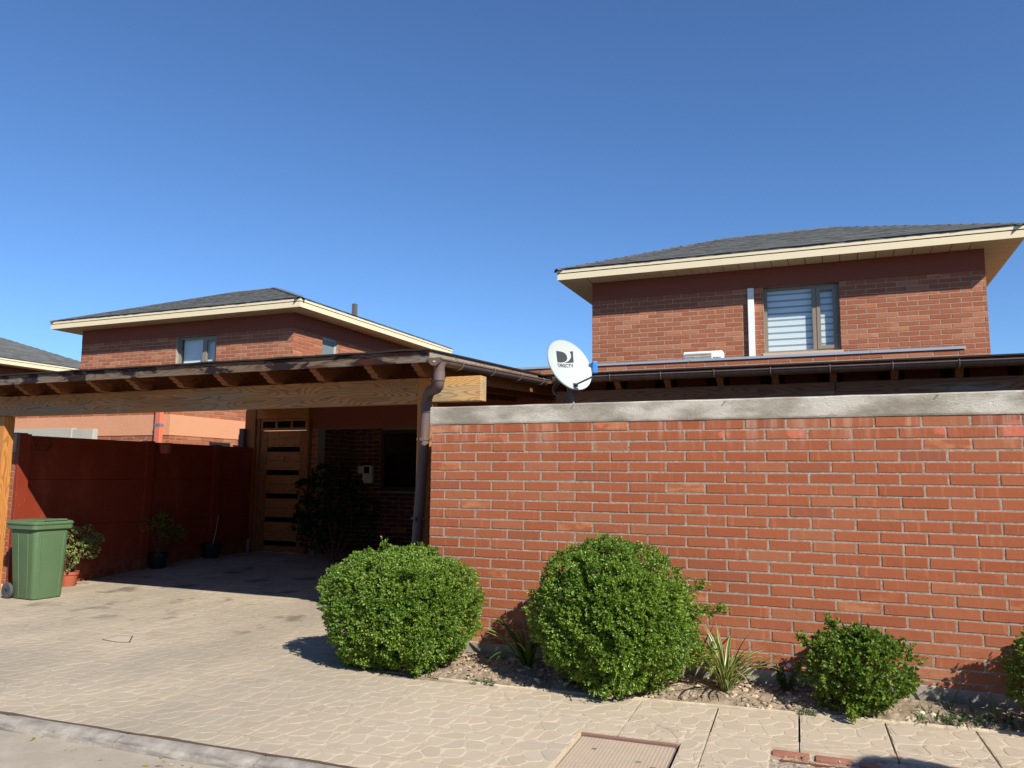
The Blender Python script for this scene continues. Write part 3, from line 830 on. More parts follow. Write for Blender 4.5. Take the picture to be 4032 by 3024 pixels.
for sx, rot in ((hx1, 90),):
    sp = brick_rows(0, hy1 - hy0, zb, 20, True, proud=.003)
    pieces('side_brick', to_wall(sp, Matrix.Translation((sx, hy0, 0)) @ Matrix.Rotation(R(rot), 4, 'Z')), BVAR, uwo, MB_['house'][0], MB_['house'][1], 0)
sp = brick_rows(0, hy1 - hy0, zb, 20, True, proud=.003)
pieces('side_brick', to_wall(sp, Matrix.Translation((hx0, hy1, 0)) @ Matrix.Rotation(R(-90), 4, 'Z')), BVAR, uwo, MB_['house'][0], MB_['house'][1], 0)
eaves(H1, -4.69, 2.77, 13.44, 18.85, hx0, hx1, hy0, hy1, zs)
roof_on(H1, -4.704, 2.784, 13.426, 18.864, zs + .199, (-1.98, .10, 16.13, 6.50), 270)
# ground-floor box with parapet
gx0, gx1, gy0 = -8.77, 1.657, 11.85; gt = 3.36
gw = MB()
gw.box(-4.2, gx1 - .004, gy0, gy0 + .2, 0, gt - .03)                    # right of the recess
gw.box(gx0 - .19, gx0, gy0, gy0 + .2, 0, 2.40)                          # pier by the door
gw.box(gx0 - .19, -4.2, gy0, gy0 + .2, 2.40, gt - .03)                  # lintel zone
gw.box(gx1 - .2, gx1 - .004, gy0 + .2, hy0, 0, gt - .03)
gwo = gw.build('lower_wall', MORTAR, H1)
sp = brick_rows(-4.2, gx1, gt - .035, 30, True, proud=.003)
sp += brick_rows(gx0 - .185, -4.2 - JT, gt - .035, 4, True, proud=.003)
pieces('parapet_brick', to_wall(sp, Matrix.Translation((0, gy0, 0))), BVAR, gwo, MB_['house'][0], MB_['house'][1], 55, lambda p: p.z > 3.18 and p.x > -4.9)
sp = brick_rows(gx0 - .185, gx0, 2.39, 27, True, proud=.003)
pieces('pier_brick', to_wall(sp, Matrix.Translation((0, gy0, 0))), BVAR, gwo, MB_['house'][0], MB_['house'][1], 40, None)
sp = brick_rows(0, 2.0, gt - .035, 30, False, proud=.003)
pieces('side_brick', to_wall(sp, Matrix.Translation((gx1, gy0, 0)) @ Matrix.Rotation(R(90), 4, 'Z')), BVAR, gwo, MB_['house'][0], MB_['house'][1], 0)
boxpart('lintel_stucco', REDSTUC, H1, -10.36, -4.21, gy0 - .008, gy0 + .001, 2.402, 3.0, bevel=0)
boxpart('flat_roof', FELT, H1, gx0, gx1 - .21, gy0 + .21, hy0 - .002, 3.08, 3.14, bevel=0)
for a, b in ((gx0 - .2, -2.0), (-1.992, .5), (.508, gx1 + .012)):
    mb = MB(); mb.prism([(gy0 - .022, gt - .035), (gy0 - .025, gt), (gy0 + .23, gt + .004), (gy0 + .23, gt - .02), (gy0 - .015, gt - .006)], (a, b), 'x'); mb.build('flashing', ZINC, H1)
# recess behind the door pier
rc = MB(); rc.box(gx0 - .19, -4.2, 13.0, 13.15, 0, 3.0); rc.box(gx0 - .19, gx0, gy0 + .2, 13.0, 0, 3.0); rc.box(-4.3, -4.2, gy0 + .2, 13.0, 0, 3.0)
rco = rc.build('recess_wall', MORTAR, H1)
rw = (-8.12, -6.9, 1.27, 2.43)
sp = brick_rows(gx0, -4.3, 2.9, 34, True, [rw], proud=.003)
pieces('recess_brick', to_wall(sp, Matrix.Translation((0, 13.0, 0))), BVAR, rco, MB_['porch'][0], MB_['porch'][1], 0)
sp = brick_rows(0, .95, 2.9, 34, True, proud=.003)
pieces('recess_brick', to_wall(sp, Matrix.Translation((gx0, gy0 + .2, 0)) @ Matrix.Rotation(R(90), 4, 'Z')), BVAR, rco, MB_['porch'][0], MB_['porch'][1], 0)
boxpart('recess_ceiling', REDSTUC, H1, gx0, -4.3, gy0 + .2, 13.0, 2.7, 2.75, bevel=0)
wf = tapered_frame(*rw[:2], *rw[2:], 12.96, 13.02, .07, 'recess_window', m_plain('dark_frame', lin(70, 52, 44), .5), H1)
MB().box(rw[0] + .07, rw[1] - .07, 12.985, 12.99, rw[2] + .07, rw[3] - .07).build('pane', DGLASS, wf)
boxpart('sill', m_plain('sill_concrete', lin(150, 130, 118), .8), wf, rw[0] - .06, rw[1] + .06, 12.9, 12.985, rw[2] - .04, rw[2], bevel=.003)

def window_unit(name, label, parent, x0, x1, z0, z1, y, split, frame_mat, blind=None, open_right=False):
    t = .045
    f = tapered_frame(x0, x1, z0, z1, y, y + .06, t, name, frame_mat, parent)
    if label: f['label'] = label
    boxpart('mullion', frame_mat, f, split - .035, split + .035, y - .004, y + .056, z0 + t, z1 - t, bevel=.004)
    s = tapered_frame(split + .036, x1 - t, z0 + t, z1 - t, y - .012, y + .03, .06, 'sash', frame_mat, f)
    MB().box(x0 + t, split - .035, y + .02, y + .026, z0 + t, z1 - t).build('pane', GLASS, f)
    MB().box(split + .096, x1 - t - .06, y + .008, y + .014, z0 + t + .06, z1 - t - .06).build('pane', GLASS, f)
    return f
BLW = m_plain('blind_white', lin(246, 247, 244), .8, .2)
BLG = m_plain('blind_sheer', lin(158, 166, 174), .8, .2)
wy = hy0 + .085
W1 = window_unit('window', 'taupe window with striped zebra blind', H1, win[0] + .004, win[1] - .004, win[2] + .012, win[3] - .004, wy, -.245, TAUPE)
z = win[2] + .06; i = 0
while z < win[3] - .06:
    hh = .082 if i % 2 == 0 else .03
    for a, b in ((win[0] + .05, -.285), (-.15, win[1] - .06)):
        boxpart('blind_band', BLW if i % 2 == 0 else BLG, W1, a, b, wy + .075 - (.002 if i % 2 else 0), wy + .079, z, min(z + hh, win[3] - .05), bevel=0)
    z += hh + .0004; i += 1
boxpart('room_dark', m_plain('room', lin(60, 62, 66), .9), H1, win[0] - .05, win[1] + .05, wy + .3, wy + .32, win[2] - .05, win[3] + .05, bevel=0)
boxpart('sill', m_plain('sill_stone', lin(206, 178, 150), .8, var=.2), H1, win[0] - .03, win[1] + .03, hy0 - .03, wy, win[2] - .035, win[2] + .01, bevel=.003)
tag(MB().box(-1.318, -1.216, hy0 - .062, hy0 - .006, 3.10, 4.868).build('cable_duct', WHITEP, None, bevel=.004), 'white vertical duct fixed beside the striped window', 'duct')

# --- air conditioner
AC = thing('air_conditioner', 'white outdoor air conditioner unit on the flat roof', 'air conditioner', (-2, 13.4, 3.14))
ax0, ax1, az0, az1, ay = -2.353, -1.70, 3.18, 3.712, 13.3
boxpart('casing', WHITEP, AC, ax0, ax1, ay, ay + .28, az0, az1, bevel=.02, seg=3, smooth='auto')
boxpart('side_cover', WHITEP, AC, ax1 + .001, ax1 + .05, ay + .05, ay + .22, az0 + .02, az1 - .16, bevel=.01)
gr = boxpart('grille', m_plain('grille_dark', lin(46, 46, 46), .7), AC, ax0 + .03, ax1 - .18, ay - .004, ay + .002, az0 + .04, az1 - .035, bevel=.001)
gm = m_plain('grille_bar', lin(214, 210, 196), .5)
for k in range(24):
    x = ax0 + .04 + k * (ax1 - .19 - ax0 - .04) / 23
    MB().box(x - .0035, x + .0035, ay - .012, ay - .006, az0 + .045, az1 - .04).build('grille_bar', gm, gr)
for k in range(10):
    z = az1 - .045 - k * .045
    MB().box(ax0 + .03, ax1 - .18, ay - .017, ay - .0125, z - .004, z + .004).build('grille_bar', gm, gr)
for x in (ax0 + .1, ax1 - .12): boxpart('foot', STEEL, AC, x - .03, x + .03, ay + .02, ay + .26, 3.14, az0, bevel=0)

def text_mesh(body, size, name='lettering', extrude=.0006, spacing=1.0, sx=1.0):
    cu = bpy.data.curves.new(name, 'FONT'); cu.body = body; cu.size = size; cu.extrude = extrude; cu.align_x = 'LEFT'; cu.space_character = spacing; cu.offset = size * .018
    o = bpy.data.objects.new(name, cu); COL.objects.link(o)
    dg = bpy.context.evaluated_depsgraph_get(); me = bpy.data.meshes.new_from_object(o.evaluated_get(dg))
    bpy.data.objects.remove(o); me.name = name; return me
me = text_mesh('KENDAL', .026); me.materials.clear(); me.materials.append(m_plain('dark_print', lin(40, 44, 52), .6))
o = link('lettering', me, AC); o.matrix_basis = Matrix.Translation((ax1 - .125, ay - .0012, az1 - .125)) @ Matrix.Rotation(R(90), 4, 'X')
boxpart('emblem', m_plain('dark_print2', lin(40, 44, 52), .6), AC, ax1 - .152, ax1 - .13, ay - .002, ay - .0005, az1 - .123, az1 - .106, bevel=0)

# --- neighbouring house on the left
H2 = thing('brick_house', 'red brick house with grey hipped roof beyond the carport', 'house', (-14, 16, 0))
nx0, nx1, ny0, ny1, ngy = -17.7, -11.06, 13.9, 20.2, 10.56; zs2 = 5.17; zb2 = 4.815
nwin = (-14.5, -13.27, 3.7, 4.81); swin = (1.05, 1.65, 4.05, 4.80)
uw = MB(); uw.box(nx0 + .004, nwin[0], ny0, ny0 + .2, 0, zs2 + .01); uw.box(nwin[1], nx1 - .004, ny0, ny0 + .2, 0, zs2 + .01)
uw.box(nwin[0], nwin[1], ny0, ny0 + .2, 0, nwin[2]); uw.box(nwin[0], nwin[1], ny0, ny0 + .2, nwin[3], zs2 + .01)
uw.box(nx1 - .2, nx1 - .004, ny0 + .201, ny0 + swin[0], 0, zs2 + .01); uw.box(nx1 - .2, nx1 - .004, ny0 + swin[1], ny1, 0, zs2 + .01)
uw.box(nx1 - .2, nx1 - .004, ny0 + swin[0], ny0 + swin[1], 0, swin[2]); uw.box(nx1 - .2, nx1 - .004, ny0 + swin[0], ny0 + swin[1], swin[3], zs2 + .01)
uw.box(nx0 + .004, nx0 + .2, ny0 + .201, ny1, 0, zs2 + .01); uw.box(nx0 + .2, nx1 - .2, ny1 - .2, ny1, 0, zs2 + .01)
u2 = uw.build('upper_wall', MORTAR, H2)
mb = MB(); mb.box(nx0, nx1, ny0 - .0075, ny0 + .01, zb2, zs2 - .001); mb.box(nx1 - .01, nx1 + .0075, ny0 + .0101, ny1, zb2, zs2 - .001); mb.build('stucco_band', REDSTUC, H2)
sp = brick_rows(nx0, nx1, zb2, 22, False, [nwin], proud=.003)
pieces('brick', to_wall(sp, Matrix.Translation((0, ny0, 0))), BVAR, u2, MB_['house'][0], MB_['house'][1], 160, lambda p: p.z > 4.15)
sp = brick_rows(0, ny1 - ny0, zb2, 22, True, [swin], proud=.003)
pieces('side_brick', to_wall(sp, Matrix.Translation((nx1, ny0, 0)) @ Matrix.Rotation(R(90), 4, 'Z')), BVAR, u2, MB_['house'][0], MB_['house'][1], 60, lambda p: p.z > 4.15 and p.y < 17.5)
eaves(H2, nx0 - .58, nx1 + .5, ny0 - .46, 20.66, nx0, nx1, ny0, ny1, zs2)
roof_on(H2, nx0 - .594, nx1 + .514, ny0 - .474, 20.674, zs2 + .199, (-15.25, -13.85, 16.5, 6.56), 270, ('front', 'right'))
gw = MB(); gw.box(nx0, nx1 - .004, ngy, ngy + .2, 0, 3.3); gw.box(nx1 - .2, nx1 - .004, ngy + .2, ny0, 0, 3.3)
g2 = gw.build('lower_wall', MORTAR, H2)
vent = (.98, 1.54, 2.06, 2.17)
sp = brick_rows(nx0, nx1, 3.28, 8, True, proud=.003) + brick_rows(nx0, nx1, 2.25, 27, True, proud=.003)
pieces('lower_brick', to_wall(sp, Matrix.Translation((0, ngy, 0))), BVAR, g2, MB_['house'][0], MB_['house'][1], 45, lambda p: p.x > -15 and 1.95 < p.z < 2.72)
sp = brick_rows(0, ny0 - ngy, 3.28, 8, False, proud=.003) + brick_rows(0, ny0 - ngy, 2.25, 27, False, [vent], proud=.003)
pieces('lower_brick', to_wall(sp, Matrix.Translation((nx1, ngy, 0)) @ Matrix.Rotation(R(90), 4, 'Z')), BVAR, g2, MB_['house'][0], MB_['house'][1], 45, lambda p: p.y < 12.7 and 1.95 < p.z < 2.9)
mb = MB(); mb.box(nx0, nx1 + .014, ngy - .014, ngy + .01, 2.25, 2.625); mb.box(nx1 - .01, nx1 + .014, ngy + .0101, ny0, 2.25, 2.625); mb.build('floor_band', ORSTUC, H2, bevel=.004)
boxpart('vent_opening', m_plain('vent_dark', lin(24, 20, 18), .9), H2, nx1 - .05, nx1 + .001, ngy + vent[0], ngy + vent[1], vent[2], vent[3], bevel=0)
boxpart('vent_frame', TAUPE, H2, nx1 - .03, nx1 + .006, ngy + vent[0] + .3, ngy + vent[1], vent[2] - .06, vent[2] + .02, bevel=.002)
boxpart('flat_roof', FELT, H2, nx0, nx1 - .21, ngy + .21, ny0 - .002, 3.05, 3.1, bevel=0)
W2 = window_unit('window', None, H2, nwin[0] + .004, nwin[1] - .004, nwin[2], nwin[3] - .004, ny0 + .085, -13.72, TAUPE)
boxpart('curtain', BLW, W2, nwin[0] + .05, nwin[1] - .05, ny0 + .2, ny0 + .205, nwin[2] + .03, nwin[3] - .03, bevel=0)
sw = MB(); t = .045; ya, yb = ny0 + swin[0], ny0 + swin[1]; X_ = nx1 - .10
sw.box(X_, X_ + .05, ya, ya + t, swin[2], swin[3]); sw.box(X_, X_ + .05, yb - t, yb, swin[2], swin[3]); sw.box(X_, X_ + .05, ya + t, yb - t, swin[2], swin[2] + t); sw.box(X_, X_ + .05, ya + t, yb - t, swin[3] - t, swin[3])
swo = sw.build('side_window', m_plain('grey_alu', lin(176, 178, 178), .4), H2)
MB().box(X_ + .02, X_ + .026, ya + t, yb - t, swin[2] + t, swin[3] - t).build('pane', m_plain('frosted_pane', lin(110, 122, 120), .35), swo)
PINK = m_plain('salmon_pipe', lin(206, 118, 92), .5, .3, var=.15)
dp = thing('downpipe', 'salmon painted downpipe on the neighbouring house corner', 'downpipe', (-11.26, ngy - .06, 0))
boxpart('pipe', PINK, dp, -11.325, -11.195, ngy - .1, ngy - .015, .1, 3.2, bevel=.012)
boxpart('pipe_clamp', m_plain('grey_strap', lin(110, 112, 118), .5), dp, -11.328, -11.192, ngy - .103, ngy - .014, 2.40, 2.455, bevel=.003)
tag(boxpart('chimney_pipe', m_plain('rusty_flue', lin(98, 92, 90), .6, var=.4, vs=20), None, -11.64, -11.53, 16.94, 17.05, 5.2, 6.06, bevel=.01), 'thin grey flue pipe rising above the left house roof', 'flue')

# --- far left house, only its roof corner shows
H3 = thing('brick_house', 'far left house showing only a grey roof corner and cream eave', 'house', (-28, 16, 0))
fx0, fx1, fy0, fy1 = -31.2, -24.62, 13.9, 20.2; zf = 4.95
mb = MB(); mb.box(fx0, fx1, fy0, fy1, 0, zf + .01); f3 = mb.build('upper_wall', MORTAR, H3)
boxpart('stucco_band', REDSTUC, H3, fx0 - .006, fx1 + .006, fy0 - .006, fy1 + .006, zf - .36, zf - .001, bevel=0)
sp = brick_rows(0, fy1 - fy0, zf - .36, 22, True, proud=.003)
pieces('side_brick', to_wall(sp, Matrix.Translation((fx1, fy0, 0)) @ Matrix.Rotation(R(90), 4, 'Z')), BVAR, f3, MB_['house'][0], MB_['house'][1], 0)
eaves(H3, fx0 - .5, fx1 + .52, fy0 - .46, 20.66, fx0, fx1, fy0, fy1, zf)
roof_on(H3, fx0 - .514, fx1 + .534, fy0 - .474, 20.674, zf + .199, (-28.7, -27.1, 17.05, 6.4), 120, ('right',), seen=lambda p: p.y > 15)

# ------------------------------------------------------------------ red panel wall on the left
def m_redpaint():
    nt = NT('red_wall_paint', .45, .35); v = nt.pos()
    c = nt.mix(nt.noise(v, 3, 5, .65), lin(140, 57, 35), lin(118, 46, 29))
    ft_ = nt.math('MULTIPLY', nt.sramp(nt.sep(v)[2], .42, .05), nt.sramp(nt.noise(v, 7, 4, .65), .36, .66))
    c = nt.mix(nt.math('MULTIPLY', ft_, .45), c, lin(172, 132, 108))
    c = nt.mix(nt.math('MULTIPLY', nt.sramp(nt.noise(nt.mapv(v, (2, 2, .7)), 1.2, 5, .7), .5, .7), .25), c, lin(176, 104, 80))
    fl = nt.math('MULTIPLY', nt.sramp(nt.noise(v, 34, 3, .7), .66, .71), nt.sramp(nt.noise(v, 2.4, 2), .45, .6))
    c = nt.mix(nt.math('MULTIPLY', fl, .7), c, lin(214, 166, 146))
    nt.bump(nt.noise(v, 24, 4, .6), .25, .006); return nt.col(c)
REDP = m_redpaint()
RW = thing('panel_wall', 'red painted concrete panel wall along the left of the driveway', 'wall', (-10.17, 9.4, 0))
posts = [7.11, 9.22, 10.69, 11.72]
for a, b in zip(posts[:-1], posts[1:]):
    for z0, z1 in ((-.05, .815), (.818, 1.466), (1.469, 2.06)):
        boxpart('panel', REDP, RW, -10.21, -10.15 + random.uniform(-.002, .002), a + .10, b + .02, z0, z1, bevel=.006)
for y in posts: boxpart('post', REDP, RW, -10.24 if y > 8 else -10.125, -10.095 if y > 8 else -10.07, y if y > 8 else 7.095, y + .15, -.05, 2.075, bevel=.008)
boxpart('backing', REDP, RW, -10.205, -10.19, 7.25, 11.7, -.05, 2.05, bevel=0)
WIRE = m_plain('wire', lin(60, 50, 44), .5, metal=.5)
for y in (8.95, 9.15, 9.3):
    MB().tube([(-10.16 + .03 * math.cos(a), y + .03 * math.cos(a), 2.075 + .03 * abs(math.sin(a))) for a in np.linspace(0, math.pi, 9)], .003, 5).build('wire_hook', WIRE, RW)

# neighbour's brick pier, left edge
NP = thing('brick_pier', 'narrow red brick wall end behind the left carport post', 'wall', (-10.4, 7.2, 0))
npf = boxpart('wall', MORTAR, NP, -12.5, -10.145, 7.10, 7.24, 0, 1.82, bevel=0)
sp = brick_rows(-10.135 - 8 * (BL + JT) + JT, -10.135, 1.82, 22, False, proud=.003)
pieces('brick', to_wall(sp, Matrix.Translation((0, 7.10, 0))), BVAR, npf, MB_['garden'][0], MB_['garden'][1], 60, lambda p: p.x > -10.75)
boxpart('coping', m_plinth(), NP, -12.5, -10.13, 7.09, 7.25, 1.823, 2.09, bevel=.006)
boxpart('footing', m_plain('pinkish_render', lin(206, 172, 150), .9, var=.2), NP, -12.5, -10.14, 6.93, 7.088, -.02, .11, bevel=.02)
GW = thing('low_wall', 'pale grey concrete wall seen above the red panel wall', 'wall', (-12.6, 9.5, 0))
pc = m_stucco('pale_concrete', lin(186, 182, 166), lin(162, 158, 144), 6, .3)
boxpart('wall_block', pc, GW, -13.9, -12.2, 9.5, 9.6, 0, 2.328, bevel=.006)
boxpart('wall_block', pc, GW, -12.185, -11.705, 9.52, 9.62, 0, 2.31, bevel=.006)
tag(MB().box(-10.42, -10.31, 11.62, 11.74, 0, 2.42).build('fence_post', m_plain('grey_timber', lin(92, 88, 84), .8, var=.3, vs=15), None, bevel=.006), 'dark grey timber post beside the wooden front door', 'post')

# ------------------------------------------------------------------ carport
CP = thing('carport', 'timber carport with weathered fascia and carved rafter ends', 'carport', (-6.6, 6.8, 0))
CZ, CS, CY = 2.745, .0462, 6.40            # top at the front edge, slope, front plane
def cz(y): return CZ + CS * (y - CY)
boxpart('post', WOODP, CP, -3.815, -3.665, 6.735, 6.885, -.02, 2.528, bevel=.005)
boxpart('post', WOODP, CP, -10.055, -9.895, 6.745, 6.885, -.02, 2.277, bevel=.005)
boxpart('beam', WOODB, CP, -10.07, -3.818, 6.75, 6.88, 2.28, 2.53, bevel=.004)
boxpart('beam_end', WOODS, CP, -3.662, -3.132, 6.75, 6.88, 2.287, 2.53, bevel=.006)
rx = [-10.02, -9.383, -8.807, -8.134, -7.505, -6.841, -6.206, -5.577, -4.938, -4.283, -3.75]
rme = None
prof = [(6.427, CZ - .034), (6.427, CZ - .085), (6.436, CZ - .098), (6.458, CZ - .104), (6.474, CZ - .110), (6.478, CZ - .126), (6.492, CZ - .138), (6.528, CZ - .142), (6.534, CZ - .158), (6.552, CZ - .172), (6.588, CZ - .176), (6.594, CZ - .196), (6.63, CZ - .2135), (6.72, CZ - .2142), (11.84, cz(11.84) - .20), (11.84, cz(11.84) - .034)]
for k, x in enumerate(rx):
    if rme is None:
        rme = MB().prism(prof, (0, .085), 'x').mesh('rafter', WOODR, bevel=.003, seg=1)
    o = link('rafter', rme, CP, (x, 0, 0))
mb = MB(); y0, y1 = CY + .02, 11.84
dk = MB(); x = -10.07
while x < -3.56:
    x2 = min(x + .118, -3.545)
    b = MB().add([(x, y0, cz(y0) - .033), (x2, y0, cz(y0) - .033), (x2, y1, cz(y1) - .033), (x, y1, cz(y1) - .033), (x, y0, cz(y0) - .012), (x2, y0, cz(y0) - .012), (x2, y1, cz(y1) - .012), (x, y1, cz(y1) - .012)],
                 [(0, 3, 2, 1), (4, 5, 6, 7), (0, 1, 5, 4), (1, 2, 6, 5), (2, 3, 7, 6), (3, 0, 4, 7)])
    b.build('deck_board', DECKW, CP); x += .121
ft = MB(); xs = np.linspace(-10.09, -3.50, 60)
for x in xs:
    d = .008 * mnoise.noise((x * 3, 0, 0)); e = .010 * mnoise.noise((x * 5, 4, 0))
    ft.v += [(x, CY - .03 + e, cz(CY) - .004 + d), (x, CY - .03 + e, cz(CY) + .012 + d), (x, 11.84, cz(11.84) + .012), (x, 11.84, cz(11.84) - .008)]
for i in range(len(xs) - 1):
    for k in range(4): ft.f.append((i * 4 + k, (i + 1) * 4 + k, (i + 1) * 4 + (k + 1) % 4, i * 4 + (k + 1) % 4))
ft.f += [(0, 1, 2, 3), tuple(len(ft.v) - 4 + q for q in (3, 2, 1, 0))]
ft.build('roof_sheet', FELT, CP)
for a, b in ((-10.07, -8.055), (-8.05, -3.52)):
    boxpart('fascia', WOODF, CP, a, b, CY, CY + .024, CZ - .116, CZ - .005, bevel=.004)
mb = MB(); yb_ = 9.33
mb.add([(x, y, cz(y) + dz) for x in (-3.543, -3.518) for (y, dz) in ((CY + .025, -.116), (yb_, -.116), (yb_, -.006), (CY + .025, -.006))], [(0, 1, 2, 3), (7, 6, 5, 4), (0, 4, 5, 1), (1, 5, 6, 2), (2, 6, 7, 3), (3, 7, 4, 0)])
mb.build('fascia', WOODFY, CP, bevel=.003)

# gutter and downpipe of the carport
def gutter_mesh(p0, p1, r, n=12):
    """half-round trough between two points, opening upwards"""
    p0, p1 = Vector(p0), Vector(p1); d = (p1 - p0).normalized(); side = d.cross(Vector((0, 0, 1))).normalized(); up = Vector((0, 0, 1))
    mb = MB(); prof = []
    for k in range(n + 1):
        a = math.pi * k / n; prof.append((math.cos(a) * r, -math.sin(a) * r))
    rim = [(r + .004, .006), (r + .009, .002), (r + .006, -.006)]
    outer = rim[::-1][:0] + [(r + .008, .007), (r + .008, -.005)] + prof + [(-r - .008, -.005), (-r - .008, .007)]
    inner = [(x * .94, z * .94 + .0) for x, z in prof][::-1]
    loop = outer + [(-r * .94, .007)] + inner + [(r * .94, .007)]
    m = len(loop); vs = []
    for p in (p0, p1):
        for x, z in loop: vs.append(p + side * x + up * z)
    fs = [(i, (i + 1) % m, m + (i + 1) % m, m + i) for i in range(m)]
    return mb.add(vs, fs)
def endcap(p, d, r, mb=None):
    p = Vector(p); d = Vector(d).normalized(); side = d.cross(Vector((0, 0, 1))).normalized(); up = Vector((0, 0, 1)); vs = []
    loop = [(r + .014, .012), (r + .012, -.004)] + [(math.cos(math.pi * k / 14) * (r + .006), -math.sin(math.pi * k / 14) * (r + .006)) for k in range(15)] + [(-r - .012, -.004), (-r - .014, .012)]
    n = len(loop)
    for q in (p - d * .012, p + d * .012): vs += [q + side * x + up * z for x, z in loop]
    return MB().add(vs, [tuple(range(n)), tuple(range(n, 2 * n))[::-1]] + [(i, (i + 1) % n, n + (i + 1) % n, n + i) for i in range(n)])
def clip(p, d, r):
    p = Vector(p); d = Vector(d).normalized(); side = d.cross(Vector((0, 0, 1))).normalized(); up = Vector((0, 0, 1))
    pts = [p + side * (math.cos(a) * (r + .012)) + up * (-math.sin(a) * (r + .012)) for a in np.linspace(0, math.pi, 12)]
    pts = [pts[0] + up * .016 - side * .01] + pts + [pts[-1] + up * .02]
    return MB().tube(pts, .0065, 6)
GT = thing('rain_gutter', 'brown half round gutter with downpipe on the carport corner', 'gutter', (-3.44, 6.4, 0))
gr_ = .058; gxc = -3.443
gp0, gp1 = Vector((gxc, 6.385, 2.653)), Vector((gxc, 9.38, 2.653 + .139 + .012)); gd = gp1 - gp0
gutter_mesh(gp0, gp1, gr_).build('trough', GUT, GT, smooth='auto')
endcap(gp0, gd, gr_).build('end_cap', GUT, GT)
boxpart('sticker', m_plain('pale_sticker', lin(206, 196, 150), .6), GT, gxc - .012, gxc + .014, gp0.y - .0145, gp0.y - .0125, 2.622, 2.634, bevel=0)
endcap(gp1, gd, gr_).build('end_cap', GUT, GT)
for t in (.16, .42, .68, .93): clip(gp0 + gd * t, gd, gr_).build('clip', GUT, GT, smooth='auto')
# outlet, swan neck, pipe
py_ = 6.665
pth = [(gxc + .004, 6.50, 2.62), (gxc + .004, 6.50, 2.585)]
MB().lathe([(.064, .0), (.062, -.02), (.054, -.035), (.053, -.13)], 20, (gxc + .002, 6.475, 2.628)).build('outlet', GUT, GT, smooth='auto')
neck = [(gxc + .002, 6.475, 2.53), (gxc + .002, 6.475, 2.475), (gxc - .002, 6.482, 2.44), (gxc - .02, 6.505, 2.408), (gxc - .06, 6.54, 2.39), (gxc - .11, 6.575, 2.385), (gxc - .16, 6.61, 2.374), (gxc - .20, 6.64, 2.345), (gxc - .224, 6.658, 2.30), (gxc - .229, 6.664, 2.25), (gxc - .23, 6.665, 2.20)]
MB().tube(neck, .052, 20).build('swan_neck', GUT, GT, smooth='auto')
MB().tube([(gxc + .002, 6.475, 2.535), (gxc + .002, 6.475, 2.455)], .0565, 20).build('collar', GUT, GT, smooth='auto')
MB().tube([(gxc - .2285, 6.664, 2.262), (gxc - .2305, 6.665, 2.175)], .0565, 20).build('collar', GUT, GT, smooth='auto')
ptop, pbot = Vector((gxc - .23, py_, 2.2)), Vector((-3.80, py_, .02))
MB().tube([ptop, pbot], .0505, 20).build('downpipe', GUT, GT, smooth='auto')
for z in (1.915, 1.155):
    p = ptop.lerp(pbot, (2.2 - z) / 2.18)
    k = MB().tube([p + Vector((0, 0, .011)), p - Vector((0, 0, .011))], .0555, 20); k.box(p.x - .075, p.x - .052, p.y - .02, p.y + .02, z - .011, z + .011); k.box(p.x + .052, p.x + .07, p.y - .012, p.y + .012, z - .011, z + .011); k.box(p.x - .012, p.x + .012, p.y - .078, p.y - .05, z - .024, z + .012)
    k.build('pipe_bracket', GUT, GT, smooth='auto')

# ------------------------------------------------------------------ veranda behind the garden wall
VR = thing('veranda', 'dark timber veranda roof behind the garden wall', 'veranda', (0, 10, 0))
vy = 9.4
for a, b in ((-3.37, .02), (.028, 3.6)):
    boxpart('beam', WOODV, VR, a, b, 9.62, 9.75, 2.43, 2.68, bevel=.004)
for x in (-3.25, .1, 3.4): boxpart('post', WOODP, VR, x, x + .14, 9.625, 9.745, 0, 2.428, bevel=.004)
vprof = [(9.47, 2.86), (9.47, 2.805), (9.49, 2.79), (9.515, 2.785), (9.525, 2.76), (9.55, 2.75), (9.57, 2.725), (9.6, 2.72), (9.615, 2.6825), (11.84, 2.79), (11.84, 2.97)]
vm = MB().prism(vprof, (0, .075), 'x').mesh('rafter', WOODR)
x = -3.2
while x < 3.6: link('rafter', vm, VR, (x, 0, 0)); x += .634
# boards between the rafters, with dark gaps beside them
x = -3.2
while x < 3.5: boxpart('blocking', REDWOOD, VR, x + .14, x + .50, 9.66, 9.685, 2.682, 2.80, bevel=0); x += .634
boxpart('gap_backing', REDWOOD, VR, -3.4, 3.75, 9.80, 9.82, 2.60, 2.868, bevel=0)  # added upright board behind the rafters, keeps the gaps dark
boxpart('fascia', WOODV, VR, -3.45, 3.8, 9.445, 9.467, 2.765, 2.868, bevel=.003)
vr = MB().add([(-3.5, 9.40, 2.868), (3.85, 9.40, 2.868), (3.85, 11.845, 2.99), (-3.5, 11.845, 2.99), (-3.5, 9.40, 2.886), (3.85, 9.40, 2.886), (3.85, 11.845, 3.008), (-3.5, 11.845, 3.008)], [(0, 3, 2, 1), (4, 5, 6, 7), (0, 1, 5, 4), (1, 2, 6, 5), (2, 3, 7, 6), (3, 0, 4, 7)])
vr.build('roof_sheet', FELT, VR)
VG = thing('rain_gutter', 'long brown half round gutter along the veranda edge', 'gutter', (0, vy, 2.8))
g0, g1 = Vector((-3.30, vy - .03, 2.822)), Vector((3.8, vy - .03, 2.822))
gutter_mesh(g0, g1, .056).build('trough', GUT, VG, smooth='auto')
endcap(g0, g1 - g0, .056).build('end_cap', GUT, VG)
for k in range(11):
    clip((-2.56 + .634 * k, vy - .03, 2.822), (1, 0, 0), .056).build('clip', GUT, VG, smooth='auto')

